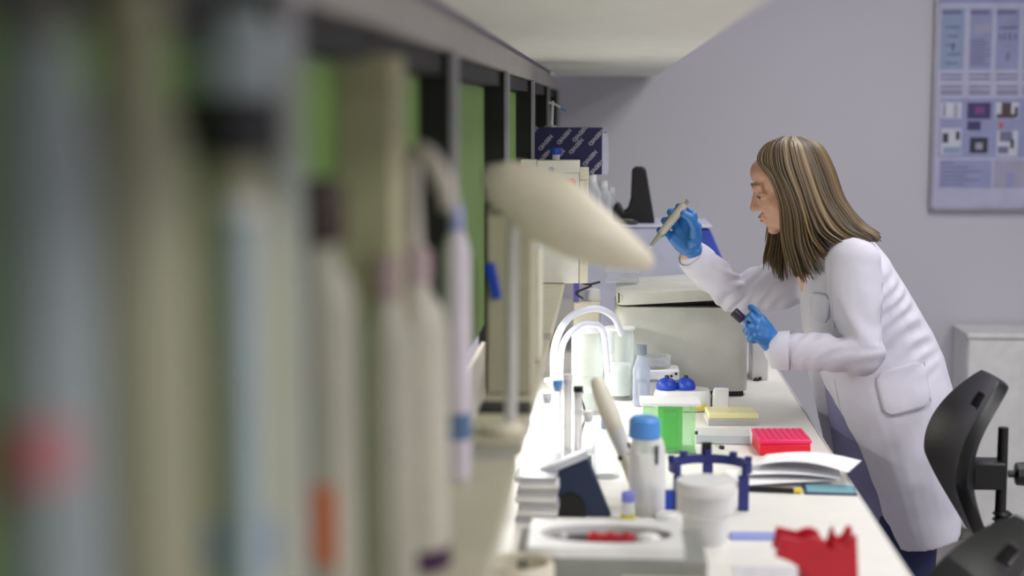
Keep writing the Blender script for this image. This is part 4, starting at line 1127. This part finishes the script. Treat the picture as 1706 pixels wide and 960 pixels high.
# ------------------------------------------------------------------ lamp and things on the near shelf
Yl = 2.08
sx_ = P(855, 400, Yl).x
t = thing('bench_lamp', 'cream hooded lamp with pointed head leaning out over the bench', 'lamp', (-.146, Yl + .055, SZ + .001))
o = (-.146, Yl + .055, SZ + .001)
LC = mat('lamp_cream', (216, 208, 186), .45)
secs = [(806, 308, 16), (812, 306, 32), (845, 309, 43), (885, 327, 57), (925, 353, 61), (975, 386, 52), (1030, 414, 36), (1072, 434, 20), (1088, 441, 9)]
rings = []
for k, (px, py, hpx) in enumerate(secs):
    c = P(px, py, Yl); h = hpx * Yl / F_PX
    nx = secs[min(k + 1, len(secs) - 1)]; pv = secs[max(k - 1, 0)]
    tx = (P(nx[0], nx[1], Yl) - P(pv[0], pv[1], Yl)).normalized(); up = Vector((0, 1, 0)).cross(tx) * -1
    rings.append([c + up * (h * math.cos(2 * PI * j / 24)) + Vector((0, min(.045, h * 1.1) * math.sin(2 * PI * j / 24), 0)) for j in range(24)])
obj('hood', M().loft(rings), LC, t, org=o, smooth=60)
obj('stem', M().tube(spline([(-.134, Yl + .055, SZ + .014), (-.133, Yl + .05, 1.3), P(853, 430, Yl + .03), P(858, 350, Yl)], 6), .0085, 12), mat('stem_pale', (206, 204, 200), .35, .3), t, org=o)
obj('base', M().lathe([(.03, 0), (.031, .003), (.029, .012), (.012, .016)], (0, 0, 0), 24), LC, t)
# upright cream holder box behind the lamp, with a blue clip
a, b_ = P(772, 350, 2.42), P(868, 350, 2.42)
o = ((a.x + b_.x) / 2, 2.47, SZ + .001)
hwb = (SX - .004 + .19) / 2
t = thing('upright_box', 'upright cream file box with a blue clip on the shelf', 'box', (-.153, 2.47, SZ + .001))
hb = a.z - SZ
obj('box_body', M().bx(-.036, .034, -.05, .05, 0, hb - .008), mat('dull_cream', (176, 170, 146), .6), t, bevel=.003)
obj('box_top', M().bx(-.037, .035, -.051, .051, hb - .0075, hb), mat('box_top_grey', (128, 122, 104), .6), t, bevel=.002)
q = P(797, 470, 2.41); obj('clip', M().box((-.026, -.054, q.z - SZ), (.016, .006, .058), Matrix.Rotation(-.2, 3, 'Y')), BLUE, t, bevel=.003)
t = thing('upright_box', 'second upright cream box further along the shelf', 'box', (-.15, 2.8, SZ + .001))
obj('box_body', M().bx(-.034, .03, -.06, .06, 0, .2), CREAM, t, bevel=.003); obj('box_top', M().bx(-.035, .031, -.061, .061, .2005, .208), WHITE, t, bevel=.002)

def shelf_bottle(name, label, px, Y, prof, body, extras=(), cat='bottle', group='blurred things on the near shelf', dx=0):
    """prof: [(half width px, image row)] from the base up; turned into a lathe at distance Y"""
    x_ = max(-.16, min(-.14, P(px, 480, Y).x)) if dx is None else P(px, 480, Y).x + dx
    s_ = Y / F_PX
    t = thing(name, label, cat, (x_, Y, SZ + .001), group=group)
    pr = []
    for hpx, py in prof:
        z_ = 0 if py is None else max(0, P(px, py, Y).z - SZ - .001)
        pr.append((hpx * s_, z_))
    obj('bottle_body', M().lathe(pr, (0, 0, 0), 26), body, t)
    for ex in extras:
        nm, pf, m_ = ex[:3]
        if len(ex) == 4:                       # a label that wraps only part of the bottle: centre and half angle
            c0, hw0 = ex[3]; m = M()
            m.add([(h_ * s_ * math.cos(math.radians(c0 - hw0 + 2 * hw0 * j / 12)), h_ * s_ * math.sin(math.radians(c0 - hw0 + 2 * hw0 * j / 12)), P(px, py, Y).z - SZ - .001) for h_, py in pf for j in range(13)],
                  [(i * 13 + j, i * 13 + j + 1, (i + 1) * 13 + j + 1, (i + 1) * 13 + j) for i in range(len(pf) - 1) for j in range(12)])
            obj(nm, m, m_, t, solid=.0008)
        else:
            obj(nm, M().lathe([(h_ * s_, P(px, py, Y).z - SZ - .001) for h_, py in pf], (0, 0, 0), 24), m_, t)
    return t
GB = mat('greyish_plastic', (160, 160, 150), .5); OL = mat('olive_plastic', (158, 156, 128), .55); PBL = mat('pale_blue_plastic', (164, 178, 184), .45)
PK = mat('pinkish_label', (190, 120, 128), .6); ORG = mat('orange_label', (186, 100, 56), .55); BRN = mat('brown_cap', (46, 26, 16), .5); DRED = mat('dark_red_label', (120, 24, 12), .6)
PUR = mat('dark_purple_band', (56, 8, 58), .5); LBL = mat('blue_label', (84, 112, 150), .5)
# wash bottle with curved spout
t = shelf_bottle('wash_bottle', 'pale wash bottle with curved spout and dark purple base band', 690, 1.5,
   [(56, None), (58, 945), (58, 560), (50, 515), (30, 490), (24, 470)], mat('pale_bottle', (184, 180, 166), .5),
   [('base_band', [(60, 950), (60.5, 945), (60.5, 908), (60, 905)], PUR), ('cap', [(30, 469), (30, 420), (22, 412)], mat('cap_pinkgrey', (170, 150, 150), .5))])
pts = [P(*a) for a in ((690, 415, 1.5), (686, 330, 1.5), (688, 270, 1.49), (700, 252, 1.48), (722, 270, 1.47), (745, 320, 1.46), (748, 350, 1.46))]
obj('spout', M().tube(spline(pts, 6), [.009] * 25 + [.0095] * 6 + [.008] * 6, 12), mat('spout_pale', (188, 182, 172), .45), t, org=t.location)
shelf_bottle('reagent_bottle', 'grey bottle with dark brown cap and orange label', 530, 1.12,
   [(64, None), (66, 1200), (66, 520), (58, 470), (36, 440), (34, 405)], mat('grey_bottle', (160, 158, 142), .45),
   [('cap', [(46, 404), (48, 395), (48, 320), (40, 300), (24, 296)], BRN), ('label', [(67, 925), (67.4, 920), (67.4, 800), (67, 795)], ORG, (-88, 30))])
shelf_bottle('reagent_bottle', 'cream bottle with black collar and clear glass top', 385, .88,
   [(90, None), (94, 1400), (94, 480), (80, 360), (60, 300), (58, 262)], OL,
   [('collar', [(84, 258), (90, 252), (90, 170), (84, 164)], BLACK), ('glass_top', [(76, 163), (78, 60), (66, 20), (56, 18)], clear('smoky_glass', (170, 182, 184), .75, .2)), ('label', [(95, 935), (95.5, 930), (95.5, 850), (95, 845)], LBL, (-75, 45))])
shelf_bottle('tall_tube', 'pale blue tall tube in front of the olive bottle', 402, .8, [(34, None), (36, 1300), (36, 370), (28, 360)], PBL, [('cap', [(38, 358), (38, 335), (30, 330)], WHITE)], 'tube')
shelf_bottle('tall_tube', 'tall grey-green tube reaching up beside the first post', 468, .925, [(36, None), (37, 1300), (36, 250), (30, 120), (24, 100)], mat('grey_green_plastic', (158, 166, 156), .45), [('cap', [(26, 98), (27, 90), (27, 60), (22, 56)], PBL)], 'tube')
shelf_bottle('reagent_bottle', 'big olive grey bottle close to the camera', 225, .66,
   [(98, None), (100, 1700), (100, 330), (78, 200), (50, 130), (48, 95)], mat('olive_grey', (150, 150, 124), .5), [('cap', [(60, 94), (62, 85), (62, -20), (52, -30)], mat('olive_cap', (140, 140, 108), .5))])
shelf_bottle('squeeze_bottle', 'blue-grey bottle with dark red and pink labels at the left edge', 70, .6,
   [(92, None), (95, 1800), (95, 300), (88, 200), (70, 110), (60, 70)], mat('blue_grey_plastic', (140, 150, 152), .45), [('cap', [(64, 68), (66, 60), (66, -20), (56, -26)], mat('grey_dark_cap', (96, 96, 88), .5)), ('label', [(96, 850), (96.6, 844), (96.6, 700), (96, 694)], DRED, (-140, 34)), ('pale_label', [(96, 790), (96.4, 786), (96.4, 690), (96, 686)], PK, (-70, 28))])
shelf_bottle('reagent_bottle', 'slim white bottle with violet cap beside the post', 752, 1.86, [(22, None), (24, 770), (24, 420), (18, 395), (12, 385)], mat('white_violet', (206, 196, 208), .45), [('cap', [(14, 384), (14, 345), (11, 340)], mat('violet_pale_cap', (150, 150, 196), .5)), ('band', [(24.6, 730), (24.8, 726), (24.8, 690), (24.6, 686)], LBL)], dx=.006)
shelf_bottle('reagent_bottle', 'short grey bottle with pinkish cap behind the wash bottle', 640, 1.32, [(50, None), (52, 1000), (52, 560), (30, 520), (26, 500)], mat('grey_bottle', (150, 152, 144)), [('cap', [(28, 499), (29, 490), (29, 430), (24, 424)], mat('rose_grey_cap', (150, 130, 128), .5))], dx=.0)

t = thing('tall_carton', 'tall dull cream carton between the brown-capped bottle and the wash bottle', 'box', (-.213, 1.407, SZ + .001))
hc = P(600, 92, 1.37).z - SZ - .001
DC = mat('olive_carton', (164, 160, 130), .7)
obj('carton_body', M().bx(-.025, .023, -.045, .045, 0, hc - .03), DC, t, bevel=.002)
obj('carton_lid', M().bx(-.0258, .0238, -.0458, .0458, hc - .0295, hc), DC, t, bevel=.002)

# ------------------------------------------------------------------ lab chairs
def chair(label, loc, rz, zc, tilt, tint):
    """faces local -x; zc = centre height of the backrest"""
    t = thing('lab_chair', label, 'chair', loc, rz, group='black lab chairs')
    m = M(); nu, nv = 26, 34; vs = []; fs = []; idx = {}
    Hh, Wd = .33, .165
    for i in range(nv + 1):
        v = i / nv
        # outline: egg, widest a little above the middle, drawn in at the foot
        wv = Wd * (max(0, math.sin(PI * (v * .9 + .05))) ** .42) * (.46 + .54 * min(1, .2 + v * 1.9))
        for j in range(nu + 1):
            u = 2 * j / nu - 1
            y_ = u * wv; z_ = (v - .5) * Hh
            x_ = -.30 * y_ * y_ / .2 - .05 * math.sin(PI * v) + .028 * (abs(u) ** 6) * 0
            vs.append((x_ + z_ * tilt, y_, zc + z_))
    for i in range(nv):
        for j in range(nu):
            u = 2 * (j + .5) / nu - 1; v = (i + .5) / nv
            wv = Wd
            if abs(u) < .24 and .8 < v < .89: continue
            fs.append((i * (nu + 1) + j, i * (nu + 1) + j + 1, (i + 1) * (nu + 1) + j + 1, (i + 1) * (nu + 1) + j))
    m.add(vs, fs)
    PU = mat('black_polyurethane' + tint[0], tint[1], .38, bump=.15, bscale=300)
    o = obj('backrest', m, PU, t, smooth=60, solid=.026)
    k = o.modifiers.new('b', 'BEVEL'); k.width = .008; k.segments = 3; k.limit_method = 'ANGLE'; k.angle_limit = math.radians(50)
    bx_ = .03
    obj('bracket', M().bx(-.038, bx_ + .004, -.03, .03, zc - .07, zc - .01), BLACK, t, bevel=.006)
    obj('back_post', M().tube([(bx_, 0, zc + .06), (bx_, 0, zc - .12), (bx_ + .01, 0, zc - .26), (bx_ - .01, 0, zc - .4), (-.1, 0, zc - .44)], [.011, .012, .012, .012, .012], 12), BLACK, t)
    m = M()
    for k in range(12): m.lathe([(.014, 0), (.021, .006), (.014, .012)], (bx_ + .004, 0, zc - .27 + k * .0125), 14)
    obj('bellows', m, BLACK, t)
    kn_ = obj('knob', M().tube([(bx_ + .014, 0, zc - .04), (bx_ + .026, 0, zc - .04), (bx_ + .03, 0, zc - .04), (bx_ + .058, 0, zc - .04), (bx_ + .062, 0, zc - .04)], [.008, .008, .024, .026, .02], 10), BLACK, t)
    sz_ = zc - .42
    obj('seat', M().loft([[Vector((-.2 + x * k, y * k, z)) for x, y in rrect(-.21, .2, -.21, .21, .1, 6)] for z, k in ((sz_, .9), (sz_ + .01, .98), (sz_ + .035, 1), (sz_ + .05, .94))]), PU, t, smooth=50)
    obj('gas_column', M().tube([(-.2, 0, sz_ - .001), (-.2, 0, sz_ - .2), (-.2, 0, sz_ - .201), (-.2, 0, .1)], [.015, .015, .024, .026], 14), ALU, t)
    for k in range(5):
        an_ = 2 * PI * k / 5 + .3; c_, s_ = math.cos(an_), math.sin(an_)
        lg = obj('leg', M().tube([(-.2 + .02 * c_, .02 * s_, .1), (-.2 + .27 * c_, .27 * s_, .075)], [.022, .014], 10), BLACK, t)
        obj('caster', M().tube([(-.2 + .27 * c_ - .012 * s_, .27 * s_ + .012 * c_, .028), (-.2 + .27 * c_ + .012 * s_, .27 * s_ - .012 * c_, .028)], .028, 14), BLACK, lg)
    return t
Yc = 3.3
c = P(1622, 758, Yc)
chair('black lab chair with rounded backrest and knob at the woman\'s side of the bench', (c.x + .03, Yc, 0), math.radians(0), c.z, .1, ('', (14, 14, 17)))
Yc = 2.62
c = P(1640, 1040, Yc)
chair('dark grey lab chair whose backrest top shows at the lower right corner', (c.x + .03, Yc, 0), math.radians(4), c.z, .35, ('_grey', (40, 40, 45)))
